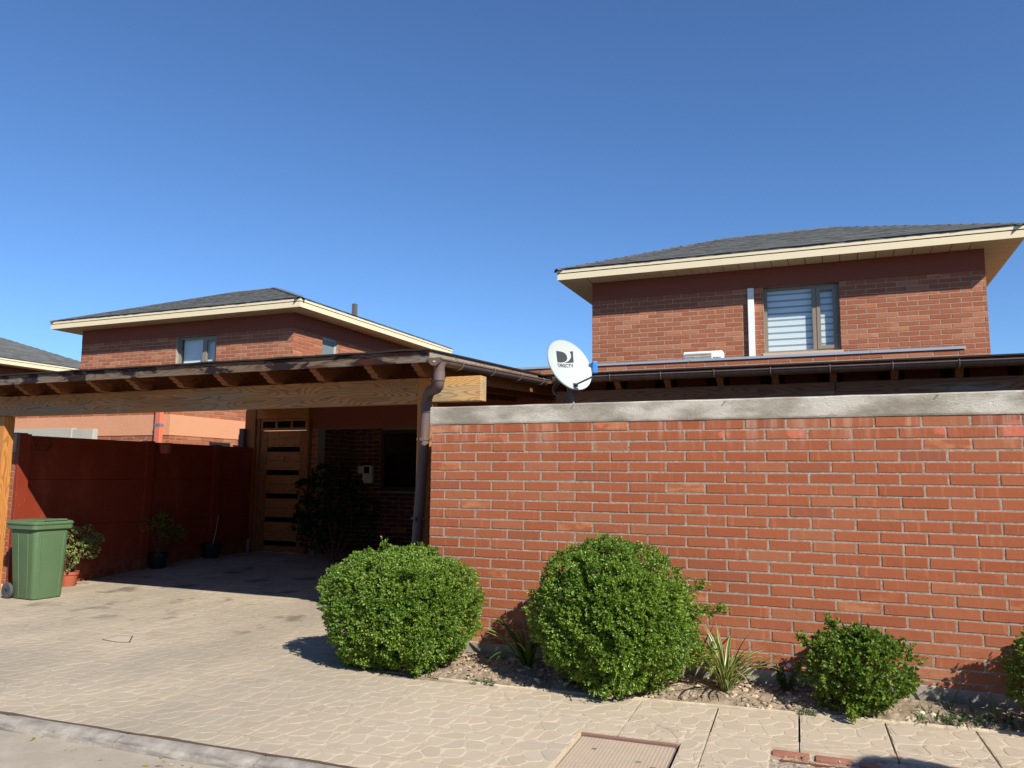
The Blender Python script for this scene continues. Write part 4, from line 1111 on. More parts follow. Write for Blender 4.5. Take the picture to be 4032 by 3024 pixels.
# ------------------------------------------------------------------ front door
FD = thing('front_door', 'pale timber front door with five narrow glass slots', 'door', (-9.5, 11.8, .14))
dz0 = .135; dx0, dx1 = -10.035, -8.965
boxpart('jamb', WOODJ, FD, -10.355, -10.115, 11.70, 11.86, dz0, 2.80, bevel=.004)
boxpart('jamb', WOODJ, FD, -10.112, dx0 - .004, 11.74, 11.86, dz0, 2.60, bevel=.004)
boxpart('jamb', WOODJ, FD, dx1 + .004, dx1 + .055, 11.74, 11.845, dz0, 2.60, bevel=.004)
boxpart('header', WOODD, FD, -10.112, dx1 + .055, 11.72, 11.86, 2.602, 2.80, bevel=.004)
boxpart('step_block', m_plinth(), FD, -10.36, -10.116, 11.66, 11.699, .12, .36, bevel=.006)
tr = tapered_frame(dx0, dx1, 2.385, 2.598, 11.76, 11.82, .045, 'transom', WOODD, FD)
for x in (dx0 + .36, dx0 + .715): boxpart('transom_bar', WOODD, tr, x - .02, x + .02, 11.765, 11.815, 2.431, 2.552, bevel=.002)
for a, b in ((dx0 + .046, dx0 + .339), (dx0 + .381, dx0 + .694), (dx0 + .736, dx1 - .046)): MB().box(a, b, 11.79, 11.795, 2.431, 2.552).build('pane', DGLASS, tr)
sl0, sl1 = dz0 + .01, 2.375
leaf = MB().box(dx0 + .01, dx1 - .01, 11.80, 11.82, sl0, sl1).build('door_leaf', DARKGAP, FD)
boxpart('stile', WOODJ, leaf, dx0 + .005, dx0 + .17, 11.77, 11.80, sl0, sl1, bevel=.003); boxpart('stile', WOODJ, leaf, dx1 - .155, dx1 - .005, 11.77, 11.80, sl0, sl1, bevel=.003)
slots = [2.375 - .345 - .431 * k for k in range(5)]
zc = sl1
bounds = []
for s_ in slots: bounds.append((s_ + .045, s_ - .045))
prev = sl1
for hi, lo in bounds + [(sl0, None)]:
    n = 2 if prev - hi > .22 else 1
    for k in range(n):
        a = prev - (prev - hi) * (k + 1) / n; b = prev - (prev - hi) * k / n
        boxpart('plank', WOODD, leaf, dx0 + .172, dx1 - .157, 11.775, 11.80, a + .002, b - .002, bevel=.003)
    if lo is not None:
        MB().box(dx0 + .172, dx1 - .157, 11.79, 11.799, lo, hi).build('glass_slot', DGLASS, leaf); prev = lo
boxpart('knocker', STEEL, leaf, -9.47, -9.445, 11.755, 11.773, 1.80, 1.90, bevel=.004)

IC = thing('intercom', 'small white intercom box on the dark recess wall', 'intercom', (-8.4, 12.98, 1.55))
boxpart('housing', WHITEP, IC, -8.50, -8.29, 12.91, 12.995, 1.42, 1.755, bevel=.015)
boxpart('cover', WHITEP, IC, -8.64, -8.505, 12.96, 12.995, 1.60, 1.745, bevel=.008)
boxpart('screen', DGLASS, IC, -8.46, -8.34, 12.902, 12.912, 1.60, 1.73, bevel=.01)

# ------------------------------------------------------------------ satellite dish
DN = Vector((.8069, -.4585, .3724)).normalized(); DR = Vector((0, 0, 1)).cross(DN).normalized(); DU = DN.cross(DR)
DC = Vector((-2.1463, 6.5, 2.5542)); rad = .242; dep = .038
DM = Matrix((DR, DU, DN)).transposed().to_4x4(); DM.translation = DC
SD = thing('satellite_dish', 'white oval satellite dish with dark logo above the garden wall', 'satellite dish', (-2.14, 6.55, 2.18))
DW = m_plain('dish_white', lin(172, 178, 172), .45, .3, var=.06, vs=5)
LG = m_plain('logo_grey', lin(58, 58, 60), .7, .2)
def dz_(x, y): return dep * ((x * x + y * y) / rad ** 2) - dep
mb = MB(); nr, na = 14, 64; vs = [(0, 0, -dep)]
for i in range(1, nr + 1):
    for k in range(na):
        r = rad * i / nr; a = 2 * math.pi * k / na; vs.append((r * math.cos(a), r * math.sin(a) * 1.01, dz_(r, 0)))
fs = [(0, 1 + k, 1 + (k + 1) % na) for k in range(na)]
for i in range(nr - 1):
    for k in range(na): fs.append((1 + i * na + k, 1 + (i + 1) * na + k, 1 + (i + 1) * na + (k + 1) % na, 1 + i * na + (k + 1) % na))
rimb = len(vs)
for r, z in ((rad + .004, .002), (rad + .007, -.004), (rad + .005, -.012), (rad - .004, -.012)):
    for k in range(na): a = 2 * math.pi * k / na; vs.append((r * math.cos(a), r * math.sin(a) * 1.01, z))
base = 1 + (nr - 1) * na
for i, b in enumerate((base, rimb, rimb + na, rimb + 2 * na)):
    n2 = (rimb, rimb + na, rimb + 2 * na, rimb + 3 * na)[i]
    for k in range(na): fs.append((b + k, n2 + k, n2 + (k + 1) % na, b + (k + 1) % na))
bk = len(vs); vs.append((0, 0, -dep - .006))
for i in range(1, nr + 1):
    for k in range(na):
        r = (rad - .004) * i / nr; a = 2 * math.pi * k / na; vs.append((r * math.cos(a), r * math.sin(a) * 1.01, dz_(r, 0) - .007))
fs += [(bk, bk + 1 + (k + 1) % na, bk + 1 + k) for k in range(na)]
for i in range(nr - 1):
    for k in range(na): fs.append((bk + 1 + i * na + k, bk + 1 + i * na + (k + 1) % na, bk + 1 + (i + 1) * na + (k + 1) % na, bk + 1 + (i + 1) * na + k))
mb.add(vs, fs).xform(DM); refl = mb.build('reflector', DW, SD, smooth='auto')
def decal(name, pts, curve=True):
    bm = bmesh.new(); vv = [bm.verts.new((x, y, 0)) for x, y in pts]; bm.faces.new(vv)
    bmesh.ops.triangulate(bm, faces=bm.faces[:]); bmesh.ops.subdivide_edges(bm, edges=bm.edges[:], cuts=4, use_grid_fill=True)
    for v in bm.verts: v.co.z = dz_(v.co.x, v.co.y) + .0016
    me = bpy.data.meshes.new(name); bm.to_mesh(me); bm.free(); me.transform(DM); me.materials.append(LG)
    return link(name, me, refl)
decal('logo', [(-.1053, .1359), (-.075, .1385), (-.0413, .139), (-.016, .136), (.0043, .1276), (.018, .112), (.0222, .0921), (.016, .073), (.0027, .0571), (-.018, .045), (-.0422, .0371), (-.065, .031), (-.0885, .0282), (-.1181, .0267)])
decal('logo', [(.0618, .1506), (.099, .1552), (.0851, .0458), (-.0385, .0319), (-.012, .038), (.0109, .0487), (.036, .063), (.0552, .0818), (.067, .097), (.071, .112), (.070, .132)])
me = text_mesh('DIRECTV', .047, spacing=1.0, extrude=0); xs_ = [v.co.x for v in me.vertices]; k = .199 / max(xs_)
ta = R(5.6); bm = bmesh.new(); bm.from_mesh(me); bmesh.ops.triangulate(bm, faces=bm.faces[:])
for v in bm.verts:
    x, y = v.co.x * k, v.co.y * 1.06
    v.co = Vector((-.1242 + x * math.cos(ta) - y * math.sin(ta), -.0217 + x * math.sin(ta) + y * math.cos(ta), 0)); v.co.z = dz_(v.co.x, v.co.y) + .0018
bm.to_mesh(me); bm.free(); me.transform(DM); me.materials.clear(); me.materials.append(LG); link('lettering', me, refl)
for x, y in ((-.0603, -.0663), (.0077, -.0584), (-.041, -.1637), (.0231, -.1577)):
    MB().lathe([(0, .004), (.004, .0035), (.006, 0)], 10, (x, y, dz_(x, y))).xform(DM).build('bolt', WHITEP, refl)
BLK = m_plain('black_metal', lin(44, 44, 46), .5); GRM = m_plain('grey_metal', lin(104, 104, 104), .45, metal=.4)
ar = DM @ Vector((.003, -.2, dz_(.003, -.2)))
lnb = Vector((-1.862, 6.3, 2.49))
MB().tube([ar - DN * .03, ar + DN * .02, lnb + Vector((-.012, .01, -.075))], .0085, 8).build('arm', GRM, SD, smooth='auto')
MB().box(-.022, .022, -.016, .014, -.005, .012).xform(DM @ Matrix.Translation((.003, -.2, dz_(0, -.2)))).build('arm_bracket', BLK, SD)
BLU = m_plain('lnb_blue', lin(36, 118, 196), .45, .4, var=.1)
lm = Matrix.Translation(lnb) @ Matrix.Rotation(R(28), 4, 'Z')
lb = MB().box(-.022, .022, -.028, .028, -.052, .048).xform(lm).build('receiver', BLU, SD, bevel=.008)
MB().tube([lnb + Vector((-.012, .008, .018)), lnb + Vector((-.05, .03, .026))], [.017, .020], 14).build('feed_horn', m_plain('lnb_pale_blue', lin(96, 160, 214), .4), lb, smooth='auto')
bkp = DM @ Vector((.0, -.10, -dep - .03))
MB().tube([bkp + Vector((0, 0, .04)), bkp, Vector((-2.19, 6.6, 2.33)), Vector((-2.145, 6.6, 2.20)), Vector((-2.14, 6.6, 2.0))], .0175, 10).build('mast', GRM, SD, smooth='auto')
MB().box(-.04, .04, -.05, .05, -.03, .03).xform(DM @ Matrix.Translation((0, -.09, -dep - .05))).build('mount', BLK, SD, bevel=.004)
wr = []
c0 = Vector((-2.245, 6.56, 2.345))
for a in np.linspace(-.4, 4.4, 26):
    wr.append(c0 + Vector((math.cos(a + 1.2) * .085, .01 * math.sin(a * 2), math.sin(a + 1.2) * .07)))
MB().tube(wr, .0035, 6).build('cable', m_plain('cable_grey', lin(116, 108, 102), .6), SD, smooth='auto')
MB().tube([p + Vector((.012, .01, -.012)) for p in wr[6:24]], .0035, 6).build('cable', m_plain('cable_grey2', lin(96, 90, 86), .6), SD, smooth='auto')

# ------------------------------------------------------------------ wheelie bin
BN = thing('wheelie_bin', 'green two-wheeled rubbish bin with a closed lid', 'bin', (-9.35, 6.98, 0))
def m_bin():
    nt = NT('bin_green', .42, .4); v = nt.pos()
    c = nt.mix(nt.noise(v, 4, 4, .6), lin(76, 100, 68), lin(90, 112, 80))
    d = nt.sramp(nt.noise(v, 40, 4, .7), .6, .75); c = nt.mix(nt.math('MULTIPLY', d, .3), c, lin(150, 172, 140))
    return nt.col(c)
BG = m_bin()
bm_ = Matrix.Translation((-9.37, 6.965, 0)) @ Matrix.Rotation(R(-3), 4, 'Z')
def ring(w, d, z, r=.05, n=5, cx=0):
    pts = []
    for sx, sy, a0 in ((1, 1, 0), (-1, 1, 90), (-1, -1, 180), (1, -1, 270)):
        for k in range(n):
            a = R(a0 + 90 * k / (n - 1)); pts.append((cx + sx * (d / 2 - r) + math.cos(a) * r, sy * (w / 2 - r) + math.sin(a) * r, z))
    return pts
def loft(rings, capb=True, capt=True):
    n = len(rings[0]); vs = [p for r_ in rings for p in r_]; fs = []
    for i in range(len(rings) - 1):
        for k in range(n): fs.append((i * n + k, i * n + (k + 1) % n, (i + 1) * n + (k + 1) % n, (i + 1) * n + k))
    if capb: fs.append(tuple(range(n))[::-1])
    if capt: fs.append(tuple(range((len(rings) - 1) * n, len(rings) * n)))
    return MB().add(vs, fs)
bz = .93
loft([ring(.375, .40, .012, .045, cx=.045), ring(.395, .415, .03, .05, cx=.042), ring(.455, .50, .80, .055, cx=.005), ring(.46, .505, .865, .055)]).xform(bm_).build('body', BG, BN, smooth='auto')
for (x0, y0, x1, y1) in ((.247, -.155, .282, -.14), (.247, .155, .282, .14)):
    MB().tube([bm_ @ Vector((x0 - .003, y0 * .86, .03)), bm_ @ Vector((x0 + .009, y0, .80))], .010, 8).build('rib', BG, BN, smooth='auto')
for sx in (-.07, .12):
    MB().tube([bm_ @ Vector((sx * .85 + .04, -.193, .03)), bm_ @ Vector((sx, -.226, .80))], .008, 8).build('rib', BG, BN, smooth='auto')
loft([ring(.47, .515, .845, .05), ring(.53, .575, .862, .055), ring(.53, .575, .912, .055), ring(.50, .55, .918, .05)]).xform(bm_).build('rim', BG, BN, smooth='auto')
lid = loft([ring(.545, .59, .914, .06), ring(.55, .60, .93, .06), ring(.52, .57, .952, .06), ring(.36, .42, .972, .05)]).xform(bm_).build('lid', BG, BN, smooth='auto')
MB().tube([bm_ @ Vector(p) for p in ((.05, -.19, .962), (.23, -.19, .965), (.285, -.15, .968), (.285, .15, .968), (.23, .19, .965), (.05, .19, .962))], .012, 8).build('lid_grip', BG, lid, smooth='auto')
MB().tube([bm_ @ Vector((-.30, -.2, .93)), bm_ @ Vector((-.30, .2, .93))], .014, 8).build('hinge_bar', BG, BN, smooth='auto')
RUB = m_plain('rubber', lin(74, 76, 78), .7, .3)
for sy in (-1, 1):
    c = Matrix.Translation((-.20, sy * .225, .098)) @ Matrix.Rotation(R(90), 4, 'X')
    wl = MB().lathe([(.055, -.02), (.092, -.02), (.098, -.012), (.098, .012), (.092, .02), (.055, .02), (.055, -.02)], 28).xform(bm_ @ c).build('wheel', RUB, BN, smooth='auto')
    MB().lathe([(0, -.012), (.03, -.012), (.03, .012), (0, .012)], 16).xform(bm_ @ c).build('hub', BLK, wl)
    for k in range(12):
        a = 2 * math.pi * k / 12
        MB().box(.028, .086, -.006, .006, -.023, .023).xform(bm_ @ c @ Matrix.Rotation(a, 4, 'Z')).build('spoke', RUB, wl)
    MB().lathe([(0, 0), (.056, 0)], 20).xform(bm_ @ c).build('disc', BLK, wl)

# ------------------------------------------------------------------ vegetation
def leaf_mesh(name, pos, axis, nrm, length, width, mat, parent, cup=.25):
    """pos, axis (dir of leaf), nrm : (N,3) arrays; six-vert leaves folded along the rib"""
    N = len(pos); axis = axis / np.linalg.norm(axis, axis=1, keepdims=True)
    side = np.cross(nrm, axis); side /= np.linalg.norm(side, axis=1, keepdims=True) + 1e-9
    up = np.cross(axis, side)
    L_ = np.asarray(length).reshape(-1, 1); W_ = np.asarray(width).reshape(-1, 1)
    b = pos; t = pos + axis * L_ - up * L_ * .12
    l1 = pos + axis * L_ * .40 + side * W_ * .42 + up * W_ * cup; l2 = pos + axis * L_ * .76 + side * W_ * .46 + up * W_ * cup * .9
    r1 = pos + axis * L_ * .40 - side * W_ * .42 + up * W_ * cup; r2 = pos + axis * L_ * .76 - side * W_ * .46 + up * W_ * cup * .9
    V = np.stack([b, l1, l2, t, r2, r1], 1).reshape(-1, 3)
    idx = np.arange(N) * 6
    F = np.concatenate([np.stack([idx, idx + 3, idx + 2, idx + 1], 1), np.stack([idx, idx + 5, idx + 4, idx + 3], 1)], 0)
    me = bpy.data.meshes.new(name)
    me.vertices.add(len(V)); me.vertices.foreach_set('co', V.astype(np.float32).ravel())
    me.loops.add(F.size); me.loops.foreach_set('vertex_index', F.astype(np.int32).ravel())
    me.polygons.add(len(F)); me.polygons.foreach_set('loop_start', (np.arange(len(F)) * 4).astype(np.int32))
    me.polygons.foreach_set('loop_total', np.full(len(F), 4, np.int32))
    me.update(calc_edges=True); me.validate(); me.materials.append(mat)
    o = link(name, me, parent); o['kind'] = 'stuff'; return o
def sprigs(P, D, k, ln, wd, spread=.9):
    """rosettes: k leaves round each sprig direction"""
    N = len(P); P = np.repeat(P, k, 0); D = np.repeat(D / np.linalg.norm(D, axis=1, keepdims=True), k, 0); n = len(P)
    r = rng.normal(size=(n, 3)); r -= D * (r * D).sum(1, keepdims=True); r /= np.linalg.norm(r, axis=1, keepdims=True)
    s = rng.uniform(.35, 1.25, (n, 1)) * spread
    A = D + r * s; A /= np.linalg.norm(A, axis=1, keepdims=True)
    return P + D * rng.uniform(-.016, .014, (n, 1)) + r * .003, A, D + rng.normal(size=(n, 3)) * .35, ln * rng.uniform(.7, 1.25, n), wd * rng.uniform(.75, 1.2, n)

GREEN = m_leaf('hedge_leaf', [(0, (.105, .18, .024)), (.35, (.165, .275, .034)), (.7, (.24, .37, .05)), (.93, (.32, .43, .08)), (1, (.38, .42, .15))], .36, .36, .6)
GREEN2 = m_leaf('shrub_leaf', [(0, (.08, .14, .02)), (.4, (.13, .215, .028)), (.8, (.19, .28, .042)), (1, (.27, .34, .08))], .34, .45, .4)
BARK = m_plain('bark', lin(96, 78, 58), .9, .1, var=.4, vs=30, bump=.5)

def bush(label, c, rx, ry, rz, n, group, mat, seedv, bump_=.10, power=2.6, extras=(), gap=.0, leafl=.0168, k=8, clipy=None, inner=.42):
    """c: centre on the ground; superellipsoid of half-sizes rx,ry and height 2*rz"""
    T = thing('hedge_bush', label, 'bush', (c[0], c[1], c[2]), group); c = tuple(c)
    cen = Vector((c[0], c[1], c[2] + rz)); P = []; D = []
    tries = 0
    while len(P) < n and tries < n * 6:
        tries += 1
        d = Vector(rng.normal(size=3)).normalized()
        # superellipsoid radius
        q = (abs(d.x / rx) ** power + abs(d.y / ry) ** power + abs(d.z / rz) ** power) ** (-1 / power)
        bp = 1 + bump_ * mnoise.noise(d * 2.3 + Vector((seedv, 0, 0))) + bump_ * .6 * mnoise.noise(d * 6 + Vector((0, seedv, 0))) + .05 * mnoise.noise(d * 13 + Vector((0, 0, seedv)))
        t = 1 - abs(rng.normal()) * .05 if rng.random() > inner else rng.uniform(.62, .95)
        if gap and t > .8 and mnoise.noise(d * 4.6 + Vector((seedv * 3, 1, 2))) > gap: t *= rng.uniform(.60, .84)
        p = cen + d * q * bp * t
        if p.z < c[2] + .004: continue
        if clipy and p.y > clipy: continue
        P.append(p); nn = Vector((d.x / rx, d.y / ry, d.z / rz)).normalized() + Vector((0, 0, .25)) + Vector(rng.normal(size=3)) * .35
        D.append(nn)
    for (e0, e1, r_, m) in extras:      # protruding twigs
        e0, e1 = Vector(e0), Vector(e1)
        for _ in range(m):
            t = rng.random(); p = e0.lerp(e1, t) + Vector(rng.normal(size=3)) * r_ * (1.1 - t * .7); P.append(p); D.append((e1 - e0).normalized() + Vector(rng.normal(size=3)) * .6)
    P = np.array(P); D = np.array(D)
    leaf_mesh('foliage', *sprigs(P, D, k, leafl, leafl * .64), mat, T)
    st = MB()
    for q in range(9):
        a = 2 * math.pi * q / 9 + seedv; b0 = Vector((c[0] + .03 * math.cos(a), c[1] + .03 * math.sin(a), c[2] - .02)); d = Vector((math.cos(a) * rx * .62, math.sin(a) * ry * .62, rz * 1.25))
        st.tube([b0, b0 + d * .35 + Vector((0, 0, .05)), b0 + d * .75, b0 + d], [.014, .010, .007, .003], 6)
    st.build('branches', BARK, T)
    for (e0, e1, r_, m) in extras: MB().tube([e0, e1], [.006, .002], 5).build('twig', BARK, T)
    return T
bush('squat rounded green hedge bush in front of the brown downpipe', (-3.38, 5.76, 0), .70, .43, .472, 20000, 'hedge bushes along the wall', GREEN, 1.3, .13, 2.35, [((-2.85, 5.75, .5), (-2.63, 5.72, .62), .06, 90), ((-2.9, 5.7, .75), (-2.70, 5.7, .82), .05, 60), ((-3.9, 5.7, .5), (-4.08, 5.68, .56), .05, 50), ((-3.5, 5.75, .86), (-3.53, 5.74, .99), .05, 50), ((-3.1, 5.6, .12), (-3.05, 5.46, .07), .05, 60)], gap=.30)
bush('tallest round green hedge bush in the middle of the brick wall', (-1.575, 5.76, 0), .60, .43, .535, 20000, 'hedge bushes along the wall', GREEN, 5.1, .15, 2.15, [((-1.05, 5.8, .60), (-.75, 5.78, .66), .035, 90), ((-1.1, 5.85, .70), (-.91, 5.85, .80), .045, 80), ((-1.0, 5.9, .25), (-.88, 5.9, .33), .05, 90), ((-1.65, 5.76, 1.0), (-1.62, 5.75, 1.12), .05, 50), ((-2.05, 5.74, .6), (-2.2, 5.72, .66), .05, 60), ((-1.6, 5.5, .14), (-1.54, 5.42, .07), .05, 60)], gap=.20)
bush('small loose green shrub right of the striped strap-leaf plant', (.09, 5.93, .03), .35, .25, .265, 2000, 'hedge bushes along the wall', GREEN2, 9.4, .26, 2.1,
     [((-.02, 5.93, .45), (-.09, 5.9, .62), .03, 45), ((-.15, 5.93, .4), (-.27, 5.92, .48), .03, 45), ((.3, 5.9, .22), (.43, 5.88, .30), .035, 50), ((.1, 5.9, .45), (.08, 5.9, .56), .04, 60), ((.05, 5.8, .15), (.03, 5.66, .06), .04, 60), ((.25, 5.9, .4), (.32, 5.9, .47), .04, 50)], gap=.2, leafl=.024, k=6, inner=.45)
bush('green hedge bush cut off by the right edge of the photo', (1.38, 5.94, .03), .42, .27, .33, 3200, 'hedge bushes along the wall', GREEN2, 13.0, .16, 2.3, gap=.25, leafl=.023, k=6)

# strap-leaved plants
def strap(base, az, length, lean, width, droop, mat, parent, name='leaf', twist=0):
    n = 9; base = Vector(base); h = Vector((math.cos(az), math.sin(az), 0)); side = Vector((-math.sin(az), math.cos(az), 0)); p = base.copy(); ang = lean; vs = []; at = []
    for i in range(n):
        t = i / (n - 1)
        w_ = width * (.55 + 1.2 * t if t < .3 else 1 - ((t - .3) / .7) ** 2.2) * .5 + .0004
        up = h * -math.sin(ang) + Vector((0, 0, 1)) * math.cos(ang)
        for s, a in ((-1, 1), (-.45, .3), (0, 0), (.45, .3), (1, 1)):
            vs.append(p + side * s * w_ + up * (abs(s) * w_ * .45)); at.append(a)
        p = p + (h * math.cos(ang) + Vector((0, 0, 1)) * math.sin(ang)) * (length / (n - 1)); ang -= droop / (n - 1) * (.5 + 1.2 * t)
    fs = [(i * 5 + k, i * 5 + k + 1, (i + 1) * 5 + k + 1, (i + 1) * 5 + k) for i in range(n - 1) for k in range(4)]
    me = MB().add(vs, fs).mesh(name, mat, smooth=True); a_ = me.attributes.new('rim', 'FLOAT', 'POINT'); a_.data.foreach_set('value', at)
    return link(name, me, parent)
VAR = m_leaf('variegated_leaf', [(0, (.06, .13, .02)), (.5, (.085, .16, .03)), (1, (.12, .19, .04))], .3, .35, .45, 'rim', (.62, .58, .24, 1))
DKG = m_leaf('dark_strap_leaf', [(0, (.05, .11, .02)), (1, (.08, .15, .03))], .3, .35, .45)
DRY = m_leaf('dry_leaf', [(0, (.52, .40, .2)), (1, (.62, .5, .3))], .3, .6, .2)
def strap_plant(label, c, n, lmin, lmax, mat, group, seedv, dry=3, wid=.028):
    T = thing('strap_leaf_plant', label, 'plant', c, group); h = random.Random(seedv)
    for i in range(n):
        az = h.uniform(0, 2 * math.pi); L_ = h.uniform(lmin, lmax); r = h.uniform(0, .03)
        strap((c[0] + math.cos(az) * r, c[1] + math.sin(az) * r * .7, c[2]), az, L_, R(h.uniform(50, 87)), wid * h.uniform(.7, 1.1), R(h.uniform(25, 125)), mat, T)
    for i in range(dry):
        az = h.uniform(0, 2 * math.pi); strap((c[0], c[1], c[2]), az, h.uniform(lmin, lmax) * .8, R(h.uniform(60, 80)), wid * .6, R(h.uniform(80, 150)), DRY, T)
    return T
strap_plant('yellow striped strap-leaf plant right of the tallest bush', (-.79, 5.96, .03), 62, .34, .56, VAR, 'strap-leaf plants', 4, 7, .027)
SB = strap_plant('dark green strap-leaf plant in the shade left of the tallest bush', (-2.33, 6.0, .03), 24, .36, .58, DKG, 'strap-leaf plants', 9, 1, .036)
for (az, L_, z_) in ((R(188), .50, .30), (R(182), .46, .25), (R(196), .45, .15)):
    strap((-2.36, 5.97, .05), az, L_, R(58), .034, R(55), VAR, SB)

# small flowering plant
LV = thing('flower_plant', 'small spindly plant with one pale lilac flower by the wall', 'plant', (-.38, 6.1, .05))
P = []; D = []
for i in range(16):
    a = random.uniform(0, 6.28); top = Vector((-.38 + .075 * math.cos(a), 6.08 + .04 * math.sin(a), random.uniform(.13, .23)))
    b0 = Vector((-.38, 6.09, .04)); MB().tube([b0, b0.lerp(top, .5) + Vector((0, 0, .02)), top], [.003, .002, .001], 4).build('stem', BARK, LV)
    for t in np.linspace(.3, 1, 12): P.append(b0.lerp(top, t)); D.append(Vector((math.cos(a), math.sin(a), 1)))
leaf_mesh('foliage', *sprigs(np.array(P), np.array(D), 4, .022, .006), DKG, LV)
fl = MB()
for k in range(6):
    a = k * math.pi / 3; fl.add([(-.364, 6.05, .247), (-.364 + .014 * math.cos(a - .35), 6.05 + .004, .247 + .014 * math.sin(a - .35)), (-.364 + .021 * math.cos(a), 6.044, .247 + .021 * math.sin(a)), (-.364 + .014 * math.cos(a + .35), 6.054, .247 + .014 * math.sin(a + .35))], [(0, 1, 2, 3)])
fl.build('flower', m_plain('lilac_petal', lin(214, 190, 226), .6), LV)
MB().tube([(-.37, 6.08, .15), (-.364, 6.052, .245)], .0015, 4).build('stem', DKG, LV)

# weeds
WD = m_leaf('weed_blade', [(0, (.06, .12, .05)), (.6, (.09, .16, .07)), (1, (.15, .2, .1))], .3, .5, .35)
WG = thing('weed_clump', 'clump of broad grass weeds at the bed edge on the right', 'weed', (.72, 5.86, .02))
h = random.Random(3)
for i in range(130):
    x = h.uniform(.42, 1.02); y = edge_y(x) + h.uniform(.01, .2); az = h.uniform(0, 6.28); tall = h.random() < .2 and x > .6
    strap((x, y, .015), az, h.uniform(.06, .14) if not tall else h.uniform(.16, .26), R(h.uniform(15, 75)), h.uniform(.007, .015), R(h.uniform(20, 90)), WD, WG, 'blade')
W3 = thing('weed', 'single tall grass weed leaning against the concrete plinth', 'weed', (.62, 6.15, .04))
for az, L_, ln_ in ((R(165), .30, 55), (R(20), .17, 50), (R(110), .14, 70), (R(190), .16, 30)): strap((.62, 6.15, .04), az, L_, R(ln_), .012, R(50), WD, W3, 'blade')
tag(leaf_mesh('ground_cover', *sprigs(np.array([(x, edge_y(x) + rng.uniform(-.03, .03), .012) for x in list(rng.uniform(-.30, -.18, 40)) + list(rng.uniform(-2.62, -2.42, 40))]), np.tile([0, 0, 1.], (80, 1)), 7, .013, .006, 1.6), WD, None), 'tiny green weeds growing along the pavement edge', None, None, 'stuff')

# pots
TERRA = m_plain('terracotta', lin(170, 92, 68), .75, .25, var=.2, vs=8)
BPOT = m_plain('black_pot', lin(30, 32, 36), .5, .4)
def pot(label, c, r, hgt, mat, group=None):
    T = thing('plant_pot', label, 'pot', c, group)
    MB().lathe([(0, .004), (r * .74, 0), (r * .78, .01), (r * .97, hgt * .78), (r * 1.06, hgt * .8), (r * 1.08, hgt), (r * .97, hgt), (r * .9, hgt * .86), (0, hgt * .86)], 28, c).build('pot', mat, T, smooth='auto')
    return T
JADE = m_leaf('jade_leaf', [(0, (.11, .16, .04)), (.5, (.20, .25, .07)), (.85, (.32, .33, .12)), (1, (.45, .40, .18))], .15, .3, .5)
def shrubby(label, name, c, spots, n, mat, ln, wd, k, trunk=True):
    T = thing(name, label, 'plant', c)
    P = []; D = []; st = MB()
    for (p, r) in spots:
        p = Vector(p); st.tube([Vector(c), Vector(c).lerp(p, .5) + Vector((0, 0, .04)), p], [.013, .009, .005], 6)
        for _ in range(n):
            d = Vector(rng.normal(size=3)).normalized(); q = p + d * r * rng.uniform(.5, 1.0) ** .5; P.append(q); D.append(d + Vector((0, 0, .5)))
    leaf_mesh('foliage', *sprigs(np.array(P), np.array(D), k, ln, wd, 1.1), mat, T); st.build('stems', BARK, T, smooth='auto'); return T
pot('terracotta pot beside the green bin', (-9.90, 7.83, 0), .125, .20, TERRA)
jc = (-9.90, 7.83, .17); JOFF = Vector((.10, -.13, 0))
shrubby('bushy jade plant with thick pale green leaves in terracotta pot', 'jade_plant', jc,
        [((-9.78 + a, 7.64 + b * 1.15, z), r) for a, b, z, r in ((-.03, -.1, .30, .11), (.02, .05, .36, .12), (-.08, -.2, .52, .13), (.0, .0, .60, .14), (-.03, .16, .50, .13), (.06, .26, .55, .10), (-.05, .1, .74, .10), (.03, .36, .46, .09), (-.02, -.18, .68, .10), (-.06, .32, .72, .10), (.0, .44, .62, .08))], 46, JADE, .034, .024, 5)
pot('black pot with a bonsai-like shrub by the red wall', (-9.97, 9.45, zg(9.45)), .14, .24, BPOT)
c = (-9.97, 9.45, zg(9.45) + .2)
shrubby('spreading dark shrub in the black pot by the red wall', 'potted_shrub', c, [((-9.97 + a, 9.45 + b, z), .12) for a, b, z in ((-.05, -.2, .75), (.05, -.05, .85), (-.05, .15, .80), (.05, .3, .62), (.0, .42, .55), (.0, .1, .65))], 36, GREEN2, .03, .012, 6)
pot('black pot holding one pale bare stick near the front door', (-9.98, 10.6, zg(10.6)), .16, .24, BPOT)
st = thing('plant_stake', 'thin pale stick standing in the rear black pot', 'stick', (-9.98, 10.6, .3))
MB().tube([(-9.99, 10.62, zg(10.6) + .15), (-9.97, 10.68, .62), (-9.96, 10.70, .86)], [.007, .006, .004], 6).build('stick', m_plain('pale_stick', lin(196, 168, 140), .8), st)
HP = thing('hanging_pot', 'terracotta half pot in a wire hoop on the red wall', 'pot', (-10.03, 9.46, 1.9))
MB().lathe([(0, 0), (.075, 0), (.10, .14), (.108, .145), (.11, .165), (.098, .165), (.09, .14), (0, .14)], 24, (-9.985, 9.47, 1.885)).build('pot', TERRA, HP, smooth='auto')
MB().tube([(-9.985 + .112 * math.cos(a), 9.47 + .112 * math.sin(a), 2.03) for a in np.linspace(0, 2 * math.pi, 25)], .004, 5).build('hoop', WIRE, HP)
HB = thing('wire_basket', 'empty wire basket hanging on the red wall by the pier', 'basket', (-10.1, 7.5, 1.85))
for z, r in ((2.0, .13), (1.93, .12), (1.86, .09)):
    MB().tube([(-10.145 + r * .8 * math.sin(a), 7.48 + r * math.cos(a), z) for a in np.linspace(0, math.pi, 14)], .003, 5).build('wire', WIRE, HB)
